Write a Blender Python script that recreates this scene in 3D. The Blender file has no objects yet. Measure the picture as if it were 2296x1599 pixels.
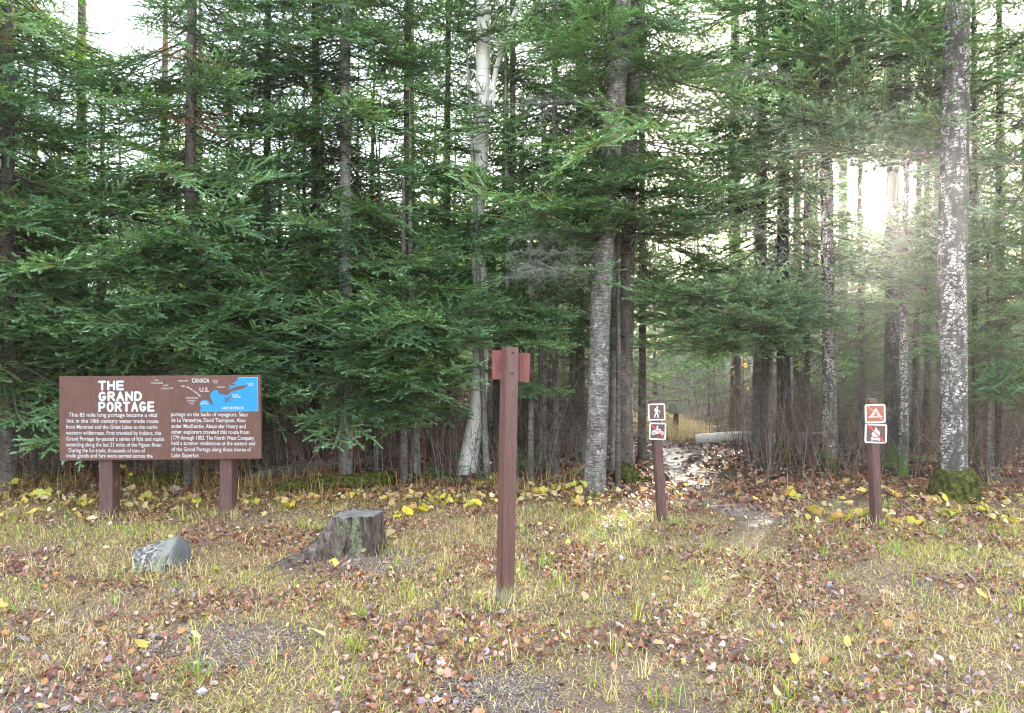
import bpy, bmesh, math, random
import numpy as np
from mathutils import Vector, Matrix, noise
from mathutils.geometry import tessellate_polygon
PI = math.pi
random.seed(7)
RNG = np.random.default_rng(7)
scene = bpy.context.scene
COL = scene.collection

# ------------------------------------------------------------- camera, sky, sun, exposure
F = 1658.0                       # focal length in pixels of a 2296 px wide picture
EYE = 1.6
cd = bpy.data.cameras.new('camera'); cam = bpy.data.objects.new('camera', cd); COL.objects.link(cam)
cam.location = (0, 0, EYE); cam.rotation_euler = (math.radians(90), 0, 0)
cd.sensor_width = 36; cd.lens = 36 * F / 2296; cd.clip_end = 1000
scene.camera = cam
SUN = Vector((797, 1658, 385)).normalized()
EL = math.asin(SUN.z); AZ = math.atan2(SUN.x, SUN.y)
world = bpy.data.worlds.new('World'); scene.world = world; world.use_nodes = True
nt = world.node_tree; nt.nodes.clear()
sky = nt.nodes.new('ShaderNodeTexSky'); sky.sky_type = 'NISHITA'; sky.sun_disc = False
sky.sun_elevation = EL; sky.sun_rotation = AZ; sky.dust_density = 1.2; sky.air_density = 1.0
bg = nt.nodes.new('ShaderNodeBackground'); bg.inputs[1].default_value = 0.12
# sun glare put into the sky: a bright disc with a soft aureole round the sun's direction
geo = nt.nodes.new('ShaderNodeTexCoord')
dot = nt.nodes.new('ShaderNodeVectorMath'); dot.operation = 'DOT_PRODUCT'; dot.inputs[1].default_value = SUN
nt.links.new(geo.outputs['Generated'], dot.inputs[0])
def powr(a, k, e):
    m = nt.nodes.new('ShaderNodeMath'); m.operation = 'MAXIMUM'; m.inputs[1].default_value = 0; nt.links.new(a, m.inputs[0])
    p = nt.nodes.new('ShaderNodeMath'); p.operation = 'POWER'; p.inputs[1].default_value = e; nt.links.new(m.outputs[0], p.inputs[0])
    q = nt.nodes.new('ShaderNodeMath'); q.operation = 'MULTIPLY'; q.inputs[1].default_value = k; nt.links.new(p.outputs[0], q.inputs[0])
    return q.outputs[0]
a1 = powr(dot.outputs['Value'], 30.0, 3500.0); a2 = powr(dot.outputs['Value'], 1.6, 60.0)
ad = nt.nodes.new('ShaderNodeMath'); nt.links.new(a1, ad.inputs[0]); nt.links.new(a2, ad.inputs[1])
bg2 = nt.nodes.new('ShaderNodeBackground'); bg2.inputs[0].default_value = (1, 0.93, 0.8, 1); nt.links.new(ad.outputs[0], bg2.inputs[1])
# thin bright high cloud over the whole sky
bg3 = nt.nodes.new('ShaderNodeBackground'); bg3.inputs[0].default_value = (0.95, 0.97, 1, 1); bg3.inputs[1].default_value = 0.5
s1 = nt.nodes.new('ShaderNodeAddShader'); s2 = nt.nodes.new('ShaderNodeAddShader'); wo = nt.nodes.new('ShaderNodeOutputWorld')
nt.links.new(sky.outputs[0], bg.inputs[0]); nt.links.new(bg.outputs[0], s1.inputs[0]); nt.links.new(bg2.outputs[0], s1.inputs[1])
nt.links.new(s1.outputs[0], s2.inputs[0]); nt.links.new(bg3.outputs[0], s2.inputs[1]); nt.links.new(s2.outputs[0], wo.inputs[0])
sd = bpy.data.lights.new('sun', 'SUN'); sun = bpy.data.objects.new('sun', sd); COL.objects.link(sun)
sd.energy = 4.5; sd.angle = math.radians(0.5); sd.color = (1, 0.9, 0.74)
sun.rotation_euler = SUN.to_track_quat('Z', 'Y').to_euler(); sun.location = (10, 20, 12)
vs = scene.view_settings; vs.view_transform = 'Standard'; vs.look = 'None'; vs.gamma = 1; vs.use_curve_mapping = False
vs.exposure = 2.85
scene.cycles.max_bounces = 8; scene.cycles.transparent_max_bounces = 4
scene.cycles.diffuse_bounces = 4
scene.cycles.filter_width = 1.1

# ------------------------------------------------------------- helpers
def P(u, v, d):                   # a point at distance d whose place in the 2296 x 1599 photograph is u, v
    return Vector(((u - 1148) / F * d, d, EYE - (v - 799.5) / F * d))
def nz(x, y, s, seed=0.0):
    return noise.noise(Vector((x * s, y * s, seed)))
def trail_x(y):                   # the trail's centre line
    ys = [3.0, 5.0, 6.5, 7.3, 8.5, 10.5, 13, 16, 24, 60]
    xs = [3.3, 2.5, 2.15, 2.3, 2.2, 2.3, 2.75, 3.1, 4.6, 12.0]
    return float(np.interp(y, ys, xs))
def H(x, y):
    h = 0.018 * nz(x, y, 1.3, 3) + 0.03 * nz(x, y, 0.35, 9)
    f = min(1, max(0, (y - 8.6) / 2))
    h += f * (0.05 * nz(x, y, 0.8, 5) + 0.03 * nz(x, y, 2.2, 6))
    t = trail_x(y); w = math.exp(-((x - t) / 0.55) ** 2) * min(1, max(0, (y - 5.5) / 1.5))
    h -= 0.06 * w
    h += 0.02 * max(0, y - 15) * (0.5 + 0.5 * nz(x, y, 0.08, 2)) if y > 15 else 0
    return h
def G(u, v):                      # the ground point seen at u, v
    d = EYE * F / (v - 799.5)
    for _ in range(4):
        x = (u - 1148) / F * d
        d = (EYE - H(x, d)) * F / (v - 799.5)
    x = (u - 1148) / F * d
    return Vector((x, d, H(x, d)))
def mesh_np(name, V, T, mat=None, col=None, mi=None, smooth=False):
    V = np.ascontiguousarray(V, dtype=np.float32); T = np.ascontiguousarray(T, dtype=np.int32)
    me = bpy.data.meshes.new(name)
    k = T.shape[1]
    me.vertices.add(len(V)); me.vertices.foreach_set('co', V.ravel())
    me.loops.add(T.size); me.loops.foreach_set('vertex_index', T.ravel())
    me.polygons.add(len(T)); me.polygons.foreach_set('loop_start', np.arange(0, T.size, k, dtype=np.int32))
    if mi is not None: me.polygons.foreach_set('material_index', np.ascontiguousarray(mi, dtype=np.int32))
    if smooth: me.polygons.foreach_set('use_smooth', np.ones(len(T), dtype=bool))
    me.update(calc_edges=True)
    if col is not None:
        a = me.color_attributes.new('tint', 'FLOAT_COLOR', 'POINT')
        c = np.ones((len(V), 4), dtype=np.float32); c[:, :3] = col; a.data.foreach_set('color', c.ravel())
    for m in (mat if isinstance(mat, (list, tuple)) else [mat]):
        if m: me.materials.append(m)
    return me
def link(name, me, parent=None, loc=None):
    o = bpy.data.objects.new(name, me); COL.objects.link(o)
    if parent: o.parent = parent
    if loc is not None: o.location = loc
    return o
def tag(o, label=None, cat=None, group=None, kind=None):
    if label: o['label'] = label
    if cat: o['category'] = cat
    if group: o['group'] = group
    if kind: o['kind'] = kind
    return o
def empty(name, loc, label, cat, group=None, rz=0):
    o = bpy.data.objects.new(name, None); COL.objects.link(o); o.location = loc; o.rotation_euler = (0, 0, rz)
    o.empty_display_size = 0.1
    return tag(o, label, cat, group)
def copy_tree(o, parent=None):
    c = o.copy(); COL.objects.link(c); c.parent = parent
    for ch in list(o.children): copy_tree(ch, c)
    return c
def tube(pts, rad, seg=12, wob=0.0, seed=0.0, cap=True):
    pts = [Vector(p) for p in pts]; n = len(pts)
    V = []; T = []
    up = Vector((0.13, 0.99, 0.05))
    for i, p in enumerate(pts):
        t = (pts[min(i + 1, n - 1)] - pts[max(i - 1, 0)]).normalized()
        a = t.cross(up)
        if a.length < 1e-3: a = t.cross(Vector((1, 0, 0)))
        a.normalize(); b = t.cross(a)
        for j in range(seg):
            th = 2 * PI * j / seg
            r = rad[i] * (1 + wob * noise.noise(Vector((math.cos(th) * 1.3 + seed, math.sin(th) * 1.3, p.length * 2.2))))
            V.append(p + (a * math.cos(th) + b * math.sin(th)) * r)
    for i in range(n - 1):
        for j in range(seg):
            k = (j + 1) % seg
            q = (i * seg + j, i * seg + k, (i + 1) * seg + k, (i + 1) * seg + j)
            T.append((q[0], q[2], q[1])); T.append((q[0], q[3], q[2]))
    if cap:
        for e, base in ((0, 0), (1, (n - 1) * seg)):
            c = len(V); V.append(pts[-1] if e else pts[0])
            for j in range(seg):
                k = (j + 1) % seg
                T.append((c, base + j, base + k) if e == 0 else (c, base + k, base + j))
    return np.array([tuple(v) for v in V]), np.array(T)
def resample(pts, rad, step):
    P_ = [np.array(p, float) for p in pts]; s = [0]
    for a, b in zip(P_, P_[1:]): s.append(s[-1] + np.linalg.norm(b - a))
    n = max(2, int(s[-1] / step) + 1); q = np.linspace(0, s[-1], n)
    M = np.array(P_)
    X = np.stack([np.interp(q, s, M[:, i]) for i in range(3)], 1)
    for _ in range(3):
        X[1:-1] = (X[:-2] + 2 * X[1:-1] + X[2:]) / 4
    return X, np.interp(q, s, rad)
def join_np(parts):
    V = []; T = []; C = []; M = []; n = 0
    for p in parts:
        V.append(p[0]); T.append(p[1] + n); n += len(p[0])
        if len(p) > 2: C.append(p[2])
        if len(p) > 3: M.append(p[3])
    return [np.concatenate(V), np.concatenate(T)] + ([np.concatenate(C)] if C else []) + ([np.concatenate(M)] if M else [])
def bm_obj(name, bm, mat, parent=None, loc=None, smooth=False):
    me = bpy.data.meshes.new(name); bm.to_mesh(me); bm.free()
    if mat: me.materials.append(mat)
    if smooth:
        for p in me.polygons: p.use_smooth = True
    return link(name, me, parent, loc)
def box(bm, c, s, bev=0.0, rot=None):
    r = bmesh.ops.create_cube(bm, size=1.0)
    M = Matrix.Translation(c) @ (rot or Matrix.Identity(4)) @ Matrix.Diagonal((s[0], s[1], s[2], 1))
    bmesh.ops.transform(bm, matrix=M, verts=r['verts'])
    if bev:
        es = list({e for v in r['verts'] for e in v.link_edges})
        bmesh.ops.bevel(bm, geom=es, offset=bev, segments=2, affect='EDGES')

# ------------------------------------------------------------- materials
class NM:
    def __init__(s, name, rough=0.7, spec=0.3):
        s.m = bpy.data.materials.new(name); s.m.use_nodes = True; s.t = s.m.node_tree
        s.b = s.t.nodes['Principled BSDF']; s.b.inputs['Roughness'].default_value = rough
        s.b.inputs['Specular IOR Level'].default_value = spec
        s.tc = s.t.nodes.new('ShaderNodeTexCoord')
    def L(s, a, b): s.t.links.new(a, b)
    def map(s, scale, src='Object'):
        m = s.t.nodes.new('ShaderNodeMapping'); m.inputs['Scale'].default_value = scale
        s.L(s.tc.outputs[src], m.inputs[0]); return m.outputs[0]
    def noise(s, vec, scale=5, detail=4, rough=0.6, dist=0):
        n = s.t.nodes.new('ShaderNodeTexNoise'); n.inputs['Scale'].default_value = scale
        n.inputs['Detail'].default_value = detail; n.inputs['Roughness'].default_value = rough; n.inputs['Distortion'].default_value = dist
        s.L(vec, n.inputs['Vector']); return n.outputs['Fac']
    def vor(s, vec, scale=5, feature='F1', out='Distance', rand=1):
        n = s.t.nodes.new('ShaderNodeTexVoronoi'); n.feature = feature; n.inputs['Scale'].default_value = scale
        n.inputs['Randomness'].default_value = rand
        s.L(vec, n.inputs['Vector']); return n.outputs[out]
    def ramp(s, fac, stops, interp='LINEAR'):
        r = s.t.nodes.new('ShaderNodeValToRGB'); r.color_ramp.interpolation = interp; e = r.color_ramp.elements
        while len(e) < len(stops): e.new(0.5)
        for q, (p, c) in zip(e, stops):
            q.position = p; q.color = (*c, 1) if isinstance(c, tuple) else (c, c, c, 1)
        s.L(fac, r.inputs[0]); return r.outputs[0]
    def mix(s, fac, a, b, mode='MIX'):
        n = s.t.nodes.new('ShaderNodeMix'); n.data_type = 'RGBA'; n.blend_type = mode
        for i, q in ((0, fac), (6, a), (7, b)):
            if hasattr(q, 'links'): s.L(q, n.inputs[i])
            elif i == 0: n.inputs[0].default_value = q
            else: n.inputs[i].default_value = (*q, 1)
        return n.outputs[2]
    def attr(s, name='tint'):
        n = s.t.nodes.new('ShaderNodeAttribute'); n.attribute_name = name; return n.outputs['Color']
    def rnd(s):
        return s.t.nodes.new('ShaderNodeObjectInfo').outputs['Random']
    def color(s, c):
        if hasattr(c, 'links'): s.L(c, s.b.inputs['Base Color'])
        else: s.b.inputs['Base Color'].default_value = (*c, 1)
        return s
    def bump(s, h, k=0.5, d=0.01):
        b = s.t.nodes.new('ShaderNodeBump'); b.inputs['Strength'].default_value = k; b.inputs['Distance'].default_value = d
        s.L(h, b.inputs['Height']); s.L(b.outputs[0], s.b.inputs['Normal']); return s
    def translucent(s, c, f):
        t = s.t.nodes.new('ShaderNodeBsdfTranslucent'); m = s.t.nodes.new('ShaderNodeMixShader'); m.inputs[0].default_value = f
        if hasattr(c, 'links'): s.L(c, t.inputs[0])
        else: t.inputs[0].default_value = (*c, 1)
        o = s.t.nodes['Material Output']
        s.L(s.b.outputs[0], m.inputs[1]); s.L(t.outputs[0], m.inputs[2]); s.L(m.outputs[0], o.inputs[0]); return s

def flat(name, c, rough=0.6, spec=0.3, var=0.15, sc=20):
    n = NM(name, rough, spec); f = n.noise(n.map((1, 1, 1)), sc, 5)
    n.color(n.ramp(f, [(0.3, tuple(x * (1 - var) for x in c)), (0.7, tuple(min(1, x * (1 + var)) for x in c))]))
    return n.bump(f, 0.2, 0.004).m
def m_needle():
    n = NM('fir_needles', 0.55, 0.35); c = n.attr()
    v = n.ramp(n.rnd(), [(0, (0.55, 0.66, 0.6)), (0.35, (0.95, 1, 1)), (0.7, (1.25, 1.22, 1.15)), (1, (1.65, 1.5, 1.4))])
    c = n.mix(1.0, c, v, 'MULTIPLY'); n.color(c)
    g = n.mix(1.0, c, (1.3, 1.5, 0.5), 'MULTIPLY')
    return n.translucent(g, 0.3).m
def m_leaf(name, rough=0.45, tr=0.3, spec=0.4):
    n = NM(name, rough, spec); c = n.attr()
    f = n.noise(n.map((1, 1, 1)), 60, 3); c = n.mix(1.0, c, n.ramp(f, [(0.3, 0.75), (0.7, 1.15)]), 'MULTIPLY'); n.color(c)
    return n.translucent(c, tr).m
def m_birch(name, white=(0.72, 0.66, 0.62), dark=(0.06, 0.05, 0.045), thr=0.66):
    n = NM(name, 0.6, 0.25)
    big = n.noise(n.map((2, 2, 1.2)), 2.5, 4); c = n.ramp(big, [(0.35, tuple(x * 0.72 for x in white)), (0.65, white)])
    l = n.noise(n.map((7, 7, 75)), 1.0, 3, 0.6); c = n.mix(n.ramp(l, [(thr - 0.05, 0.0), (thr, 1.0)]), c, dark)
    k = n.noise(n.map((4, 4, 9)), 1.3, 4, 0.65); c = n.mix(n.ramp(k, [(0.66, 0.0), (0.7, 0.9)]), c, dark)
    n.color(c); return n.bump(l, 0.2, 0.003).m
def m_grey(name, a=(0.2, 0.185, 0.17), b=(0.42, 0.41, 0.38), dark=(0.05, 0.045, 0.04), th=.5):
    n = NM(name, 0.85, 0.15)
    big = n.noise(n.map((3, 3, 2)), 2.5, 5); c = n.ramp(big, [(0.3, a), (0.7, b)])
    l = n.noise(n.map((11, 11, 48)), 1.0, 6, 0.8, 0.6); c = n.mix(n.ramp(l, [(th, 0.0), (th + .1, 0.85)]), c, dark)
    w = n.noise(n.map((14, 14, 5)), 1.3, 5, 0.75); c = n.mix(1.0, c, n.ramp(w, [(0.35, 0.55), (0.6, 1.15)]), 'MULTIPLY')
    kn = n.noise(n.map((3.2, 3.2, 5)), 1.7, 2, 0.5); c = n.mix(n.ramp(kn, [(0.7, 0.0), (0.74, 0.85)]), c, dark)
    s = n.noise(n.map((1, 1, 1)), 14, 4); c = n.mix(n.ramp(s, [(0.6, 0.0), (0.68, 0.5)]), c, tuple(min(.42, x * 1.6) for x in b))
    n.color(c); return n.bump(w, 0.6, 0.012).m
def m_flaky(name, pale=(0.5, 0.46, 0.42), dark=(0.035, 0.03, 0.028), lo=0.42, hi=0.55, sc=1.0, mossy=True):
    n = NM(name, 0.8, 0.2); v = n.map((20 * sc, 20 * sc, 34 * sc))
    dn = n.t.nodes.new('ShaderNodeVectorMath'); dn.operation = 'ADD'
    nn = n.t.nodes.new('ShaderNodeTexNoise'); nn.inputs['Scale'].default_value = 1.5; n.L(v, nn.inputs['Vector'])
    n.L(v, dn.inputs[0]); n.L(nn.outputs['Color'], dn.inputs[1])
    e = n.vor(dn.outputs[0], 1.0, 'DISTANCE_TO_EDGE'); cell = n.vor(dn.outputs[0], 1.0, 'F1', 'Color')
    plates = n.ramp(e, [(0.05, 0.0), (0.13, 1.0)])
    big = n.noise(n.map((4, 4, 1.6)), 1.6, 5, 0.65); mask = n.ramp(big, [(lo, 0.0), (hi, 1.0)])
    m = n.mix(1.0, plates, mask, 'MULTIPLY')
    sep = n.t.nodes.new('ShaderNodeSeparateColor'); n.L(cell, sep.inputs[0])
    m = n.mix(1.0, m, n.ramp(sep.outputs[0], [(0.12, 0.15), (0.4, 1.0)]), 'MULTIPLY')
    tone = n.ramp(sep.outputs[1], [(0, tuple(x * 0.75 for x in pale)), (1, tuple(min(1, x * 1.2) for x in pale))])
    fu = n.noise(n.map((15, 15, 3.4)), 1.0, 5, 0.7, 0.4); m = n.mix(1.0, m, n.ramp(fu, [(0.4, 0.1), (0.5, 1.0)]), 'MULTIPLY')
    c = n.mix(m, dark, tone)
    if mossy:
        so = n.t.nodes.new('ShaderNodeSeparateXYZ'); n.L(n.tc.outputs['Object'], so.inputs[0])
        wz = n.t.nodes.new('ShaderNodeMath'); wz.operation = 'MULTIPLY_ADD'; n.L(n.noise(n.map((1, 1, 1)), 6, 3), wz.inputs[0])
        wz.inputs[1].default_value = -0.5; n.L(so.outputs[2], wz.inputs[2])
        c = n.mix(n.ramp(wz.outputs[0], [(0.0, 1.0), (0.1, 0.0)]), c, (0.05, 0.085, 0.015))
    n.color(c); return n.bump(m, 0.9, 0.012).m
M_NEED = m_needle()
M_TWIG = flat('twig_bark', (0.09, 0.075, 0.06), 0.9, 0.1, 0.3, 30)
M_LICHEN = flat('lichen_twig', (0.17, 0.175, 0.15), 0.95, 0.1, 0.4, 25)
M_BIRCH = m_birch('white_birch_bark', (0.8, 0.75, 0.71), thr=.68)
M_GREYB = m_grey('grey_birch_bark', (0.13, 0.115, 0.105), (0.27, 0.25, 0.235), (0.05, 0.04, 0.036), .44)
M_GREY = m_grey('grey_fir_bark', (0.15, 0.135, 0.125), (0.34, 0.33, 0.3))
M_BROWN = m_grey('brown_fir_bark', (0.065, 0.052, 0.045), (0.15, 0.125, 0.108), (0.02, 0.016, 0.013))
M_FLAKY = m_flaky('flaky_pale_bark', (0.4, 0.365, 0.345), dark=(0.045, 0.038, 0.034), lo=0.4, hi=0.54, sc=.9)
M_BLACK = m_flaky('flaky_black_bark', (0.3, 0.27, 0.25), lo=0.5, hi=0.7, sc=1.3)
M_MID = m_flaky('flaky_grey_bark', (0.42, 0.38, 0.35), lo=0.36, hi=0.54, sc=1.3)
M_MOSS = NM('moss', 0.95, 0.05)
_f = M_MOSS.noise(M_MOSS.map((1, 1, 1)), 22, 5)
M_MOSS = M_MOSS.color(M_MOSS.ramp(_f, [(0.38, (0.02, 0.018, 0.01)), (0.5, (0.045, 0.05, 0.012)), (0.7, (0.11, 0.105, 0.025))])).bump(_f, 1.0, 0.05).m
M_LEAF = m_leaf('fallen_leaves', 0.38, 0.25)
M_YLEAF = m_leaf('yellow_leaves', 0.5, 0.4)
M_GRASS = m_leaf('grass_blades', 0.5, 0.35, 0.3)

# ------------------------------------------------------------- ground, trail
xs = np.concatenate([-np.geomspace(170, 9, 40), np.arange(-8.9, 8.9, 0.09), np.geomspace(9, 170, 40)])
ys = np.concatenate([-np.geomspace(60, 1, 20)[:-1], np.arange(-1, 2.5, 0.4), np.arange(2.5, 17, 0.09), np.geomspace(17.1, 190, 46)])
gv = np.array([(x, y, H(x, y)) for y in ys for x in xs]); nx = len(xs)
jj, ii = np.meshgrid(np.arange(len(ys) - 1), np.arange(nx - 1), indexing='ij')
a = (jj * nx + ii).ravel(); gq = np.stack([a, a + 1, a + nx + 1, a + nx], 1)
n = NM('forest_soil', 0.9, 0.15); v = n.map((1, 1, 1))
f1 = n.noise(v, 1.1, 5, 0.65); f2 = n.noise(v, 55, 8, 0.85); f3 = n.vor(v, 55, 'F1', 'Color')
soil = n.ramp(f2, [(0.36, (0.035, 0.025, 0.02)), (0.5, (0.14, 0.1, 0.075)), (0.64, (0.3, 0.22, 0.17))])
thatch = n.ramp(f2, [(0.36, (0.035, 0.022, 0.015)), (0.5, (0.17, 0.115, 0.07)), (0.62, (0.42, 0.32, 0.2))])
c = n.mix(n.ramp(f1, [(0.4, 0.0), (0.6, 1.0)]), soil, thatch)
so = n.t.nodes.new('ShaderNodeSeparateXYZ'); n.L(n.tc.outputs['Object'], so.inputs[0])
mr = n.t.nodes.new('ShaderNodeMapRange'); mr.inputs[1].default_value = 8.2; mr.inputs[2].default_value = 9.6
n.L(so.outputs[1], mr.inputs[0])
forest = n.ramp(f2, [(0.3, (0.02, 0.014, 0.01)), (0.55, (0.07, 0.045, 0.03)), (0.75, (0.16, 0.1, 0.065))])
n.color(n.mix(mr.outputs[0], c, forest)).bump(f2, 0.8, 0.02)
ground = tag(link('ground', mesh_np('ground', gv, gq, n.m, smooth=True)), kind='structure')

def patch(name, poly, mat, lift=0.004, kind='structure', step=0.05, wob=0.5):
    # an irregular patch that follows the ground a few millimetres above it
    x0, x1 = min(p[0] for p in poly), max(p[0] for p in poly); y0, y1 = min(p[1] for p in poly), max(p[1] for p in poly)
    X = np.arange(x0, x1, step); Y = np.arange(y0, y1, step); V = []; idx = {}; T = []
    def ins(x, y):
        c = False; j = len(poly) - 1
        for i in range(len(poly)):
            xi, yi = poly[i]; xj, yj = poly[j]
            if (yi > y) != (yj > y) and x < (xj - xi) * (y - yi) / (yj - yi) + xi: c = not c
            j = i
        return c
    for i, x in enumerate(X):
        for j, y in enumerate(Y):
            q = 0.25 * wob
            if ins(x + q * nz(x, y, 3, 1), y + q * nz(x, y, 3, 8)): idx[i, j] = len(V); V.append((x, y, H(x, y) + lift))
    for (i, j) in idx:
        if (i + 1, j) in idx and (i, j + 1) in idx and (i + 1, j + 1) in idx:
            T.append((idx[i, j], idx[i + 1, j], idx[i + 1, j + 1], idx[i, j + 1]))
    return tag(link(name, mesh_np(name, V, T, mat, smooth=True)), kind=kind)
def gp(*uv): return [tuple(G(u, v)[:2]) for u, v in uv]
n = NM('wet_mud', 0.5, 0.4); v = n.map((1, 1, 1)); f = n.noise(v, 16, 6, 0.7)
n.color(n.ramp(f, [(0.3, (0.07, 0.055, 0.047)), (0.7, (0.24, 0.2, 0.18))])).bump(f, 0.7, 0.02)
n.L(n.ramp(n.noise(v, 9, 4), [(0.4, 0.35), (0.6, 0.8)]), n.b.inputs['Roughness'])
M_MUD = n.m
trail = patch('trail', gp((1800, 1165), (1680, 1182), (1590, 1135), (1535, 1090), (1480, 1030), (1455, 985), (1515, 983), (1555, 1025), (1610, 1075), (1680, 1115), (1745, 1155)), M_MUD, 0.004, wob=1)
n = NM('gravel_bed', 0.9, 0.2); v = n.map((1, 1, 1)); f = n.vor(v, 70); f2 = n.noise(v, 40, 5)
n.color(n.ramp(f2, [(0.3, (0.055, 0.04, 0.034)), (0.7, (0.19, 0.145, 0.12))])).bump(f, 0.8, 0.01)
M_GRAV = n.m
GRAVEL = [gp((330, 1478), (360, 1420), (440, 1395), (560, 1405), (680, 1410), (700, 1440), (600, 1480), (480, 1510)),
          gp((-150, 1650), (-100, 1520), (60, 1515), (230, 1545), (420, 1590), (520, 1650)),
          gp((960, 1525), (1080, 1505), (1220, 1520), (1260, 1570), (1150, 1610), (980, 1590)),
          gp((720, 1270), (780, 1235), (880, 1235), (960, 1250), (900, 1295), (780, 1300))]
for q in GRAVEL: patch('gravel_bed', q, M_GRAV, 0.004, wob=1.0)
def inside(poly, X, Y):
    c = np.zeros(len(X), bool); j = len(poly) - 1
    for i in range(len(poly)):
        xi, yi = poly[i]; xj, yj = poly[j]
        with np.errstate(divide='ignore', invalid='ignore'):
            c ^= ((yi > Y) != (yj > Y)) & (X < (xj - xi) * (Y - yi) / (yj - yi + 1e-12) + xi)
        j = i
    return c

# ------------------------------------------------------------- sign painting helpers
def text_geo(s, off=0.0, shear=0.0):
    cu = bpy.data.curves.new('t', 'FONT'); cu.body = s; cu.size = 1; cu.offset = off; cu.shear = shear; cu.resolution_u = 3
    o = bpy.data.objects.new('t', cu); COL.objects.link(o)
    bpy.context.view_layer.update()
    me = o.evaluated_get(bpy.context.evaluated_depsgraph_get()).to_mesh()
    me.calc_loop_triangles()
    V = np.array([tuple(v.co) for v in me.vertices]); T = np.array([tuple(t.vertices) for t in me.loop_triangles])
    o.to_mesh_clear(); bpy.data.objects.remove(o); bpy.data.curves.remove(cu)
    return V, T
def fit(VT, x0, x1, base, cap, sx=None):
    V, T = VT; V = V.copy(); mn, mx = V[:, 0].min(), V[:, 0].max()
    V[:, 0] = x0 + (V[:, 0] - mn) / (mx - mn) * (x1 - x0)
    V[:, 1] = base + V[:, 1] * (cap / 0.73)
    return V, T
def capsule(a, b, r, k=10):
    a = np.array(a, float); b = np.array(b, float); t = math.atan2(b[1] - a[1], b[0] - a[0])
    return [(b[0] + r * math.cos(t + w), b[1] + r * math.sin(t + w)) for w in np.linspace(-PI / 2, PI / 2, k)] + \
           [(a[0] + r * math.cos(t + w), a[1] + r * math.sin(t + w)) for w in np.linspace(PI / 2, 3 * PI / 2, k)]
def poly_tri(poly):
    T = tessellate_polygon([[Vector((x, y, 0)) for x, y in poly]])
    T = np.array(T); p = np.array(poly)
    A = p[T[:, 0]]; B = p[T[:, 1]]; C_ = p[T[:, 2]]
    cr = (B[:, 0] - A[:, 0]) * (C_[:, 1] - A[:, 1]) - (B[:, 1] - A[:, 1]) * (C_[:, 0] - A[:, 0])
    T[cr < 0] = T[cr < 0][:, ::-1]
    return np.array([(x, y, 0) for x, y in poly], float), T
def extrude_front(parts, y):      # 2D (x, z) shapes -> thin raised paint on a face that looks towards -Y
    out = []
    for k, (V, T) in enumerate(parts):
        yy = y - 0.00004 * (k % 9)
        W = np.stack([V[:, 0], np.full(len(V), yy), V[:, 1]], 1)
        out.append((W, T))
    return join_np(out)
def stroke(pts, r):
    return [poly_tri(capsule(a, b, r)) for a, b in zip(pts, pts[1:])]
def arc(cx, cy, rx, ry, a0, a1, n=10):
    return [(cx + rx * math.cos(math.radians(t)), cy + ry * math.sin(math.radians(t))) for t in np.linspace(a0, a1, n)]
GLY = {'T': [[(0, 1), (1, 1)], [(.5, 1), (.5, 0)]], 'H': [[(0, 0), (0, 1)], [(1, 0), (1, 1)], [(0, .52), (1, .52)]],
       'E': [[(0, 0), (0, 1)], [(0, 1), (.95, 1)], [(0, .5), (.9, .5)], [(0, 0), (1, 0)]],
       'G': [arc(.5, .5, .5, .5, 50, 330, 14) + [(1, .42), (.6, .42)]], 'R': [[(0, 0), (0, 1), (.6, 1)] + arc(.6, .76, .35, .24, 90, -90, 7) + [(0, .52)], [(.45, .5), (1, 0)]],
       'A': [[(0, 0), (.5, 1), (1, 0)], [(.22, .33), (.78, .33)]], 'N': [[(0, 0), (0, 1), (1, 0), (1, 1)]],
       'D': [[(0, 0), (0, 1), (.4, 1)] + arc(.4, .5, .6, .5, 90, -90, 10) + [(0, 0)]],
       'P': [[(0, 0), (0, 1), (.6, 1)] + arc(.6, .72, .38, .28, 90, -90, 7) + [(0, .44)]], 'O': [arc(.5, .5, .5, .5, 0, 360, 20)]}
def title(word, x0, x1, z0, z1, r):
    n = len(word); w = (x1 - x0); gap = 0.30 * w / n; cw = (w - gap * (n - 1)) / n; out = []
    for i, ch in enumerate(word):
        ox = x0 + i * (cw + gap)
        for s in GLY[ch]:
            out += stroke([(ox + r * .35 + p[0] * (cw - r * .7), z0 + r + p[1] * (z1 - z0 - 2 * r)) for p in s], r)
    return out

# ------------------------------------------------------------- the wooden interpretive sign
def wood(name, c, scale=(60, 60, 5), lo=0.8, hi=1.2, rough=0.7, worn=None):
    n = NM(name, rough, 0.3); f = n.noise(n.map(scale), 1.0, 5, 0.65)
    big = n.noise(n.map((2, 2, 2)), 2, 4)
    cc = n.ramp(f, [(0.3, tuple(x * lo for x in c)), (0.7, tuple(x * hi for x in c))])
    cc = n.mix(1.0, cc, n.ramp(big, [(0.3, 0.85), (0.7, 1.1)]), 'MULTIPLY')
    if worn:
        cc = n.mix(n.ramp(n.noise(n.map((30, 30, 4)), 1.0, 4, 0.7), [(0.58, 0.0), (0.68, 0.6)]), cc, worn)
    n.color(cc); return n.bump(f, 0.5, 0.004).m
M_PANEL = wood('brown_painted_board', (0.088, 0.04, 0.031), (40, 40, 7), 0.86, 1.16, 0.75)
M_POST = wood('brown_painted_post', (0.078, 0.037, 0.032), (50, 50, 4), 0.7, 1.25, 0.6, (0.15, 0.085, 0.075))
M_REDWOOD = wood('red_stained_wood', (0.135, 0.04, 0.034), (70, 70, 5), 0.55, 1.3, 0.6)
M_WHITE = flat('white_sign_paint', (0.36, 0.36, 0.365), 0.6, 0.3, 0.03)
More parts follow.
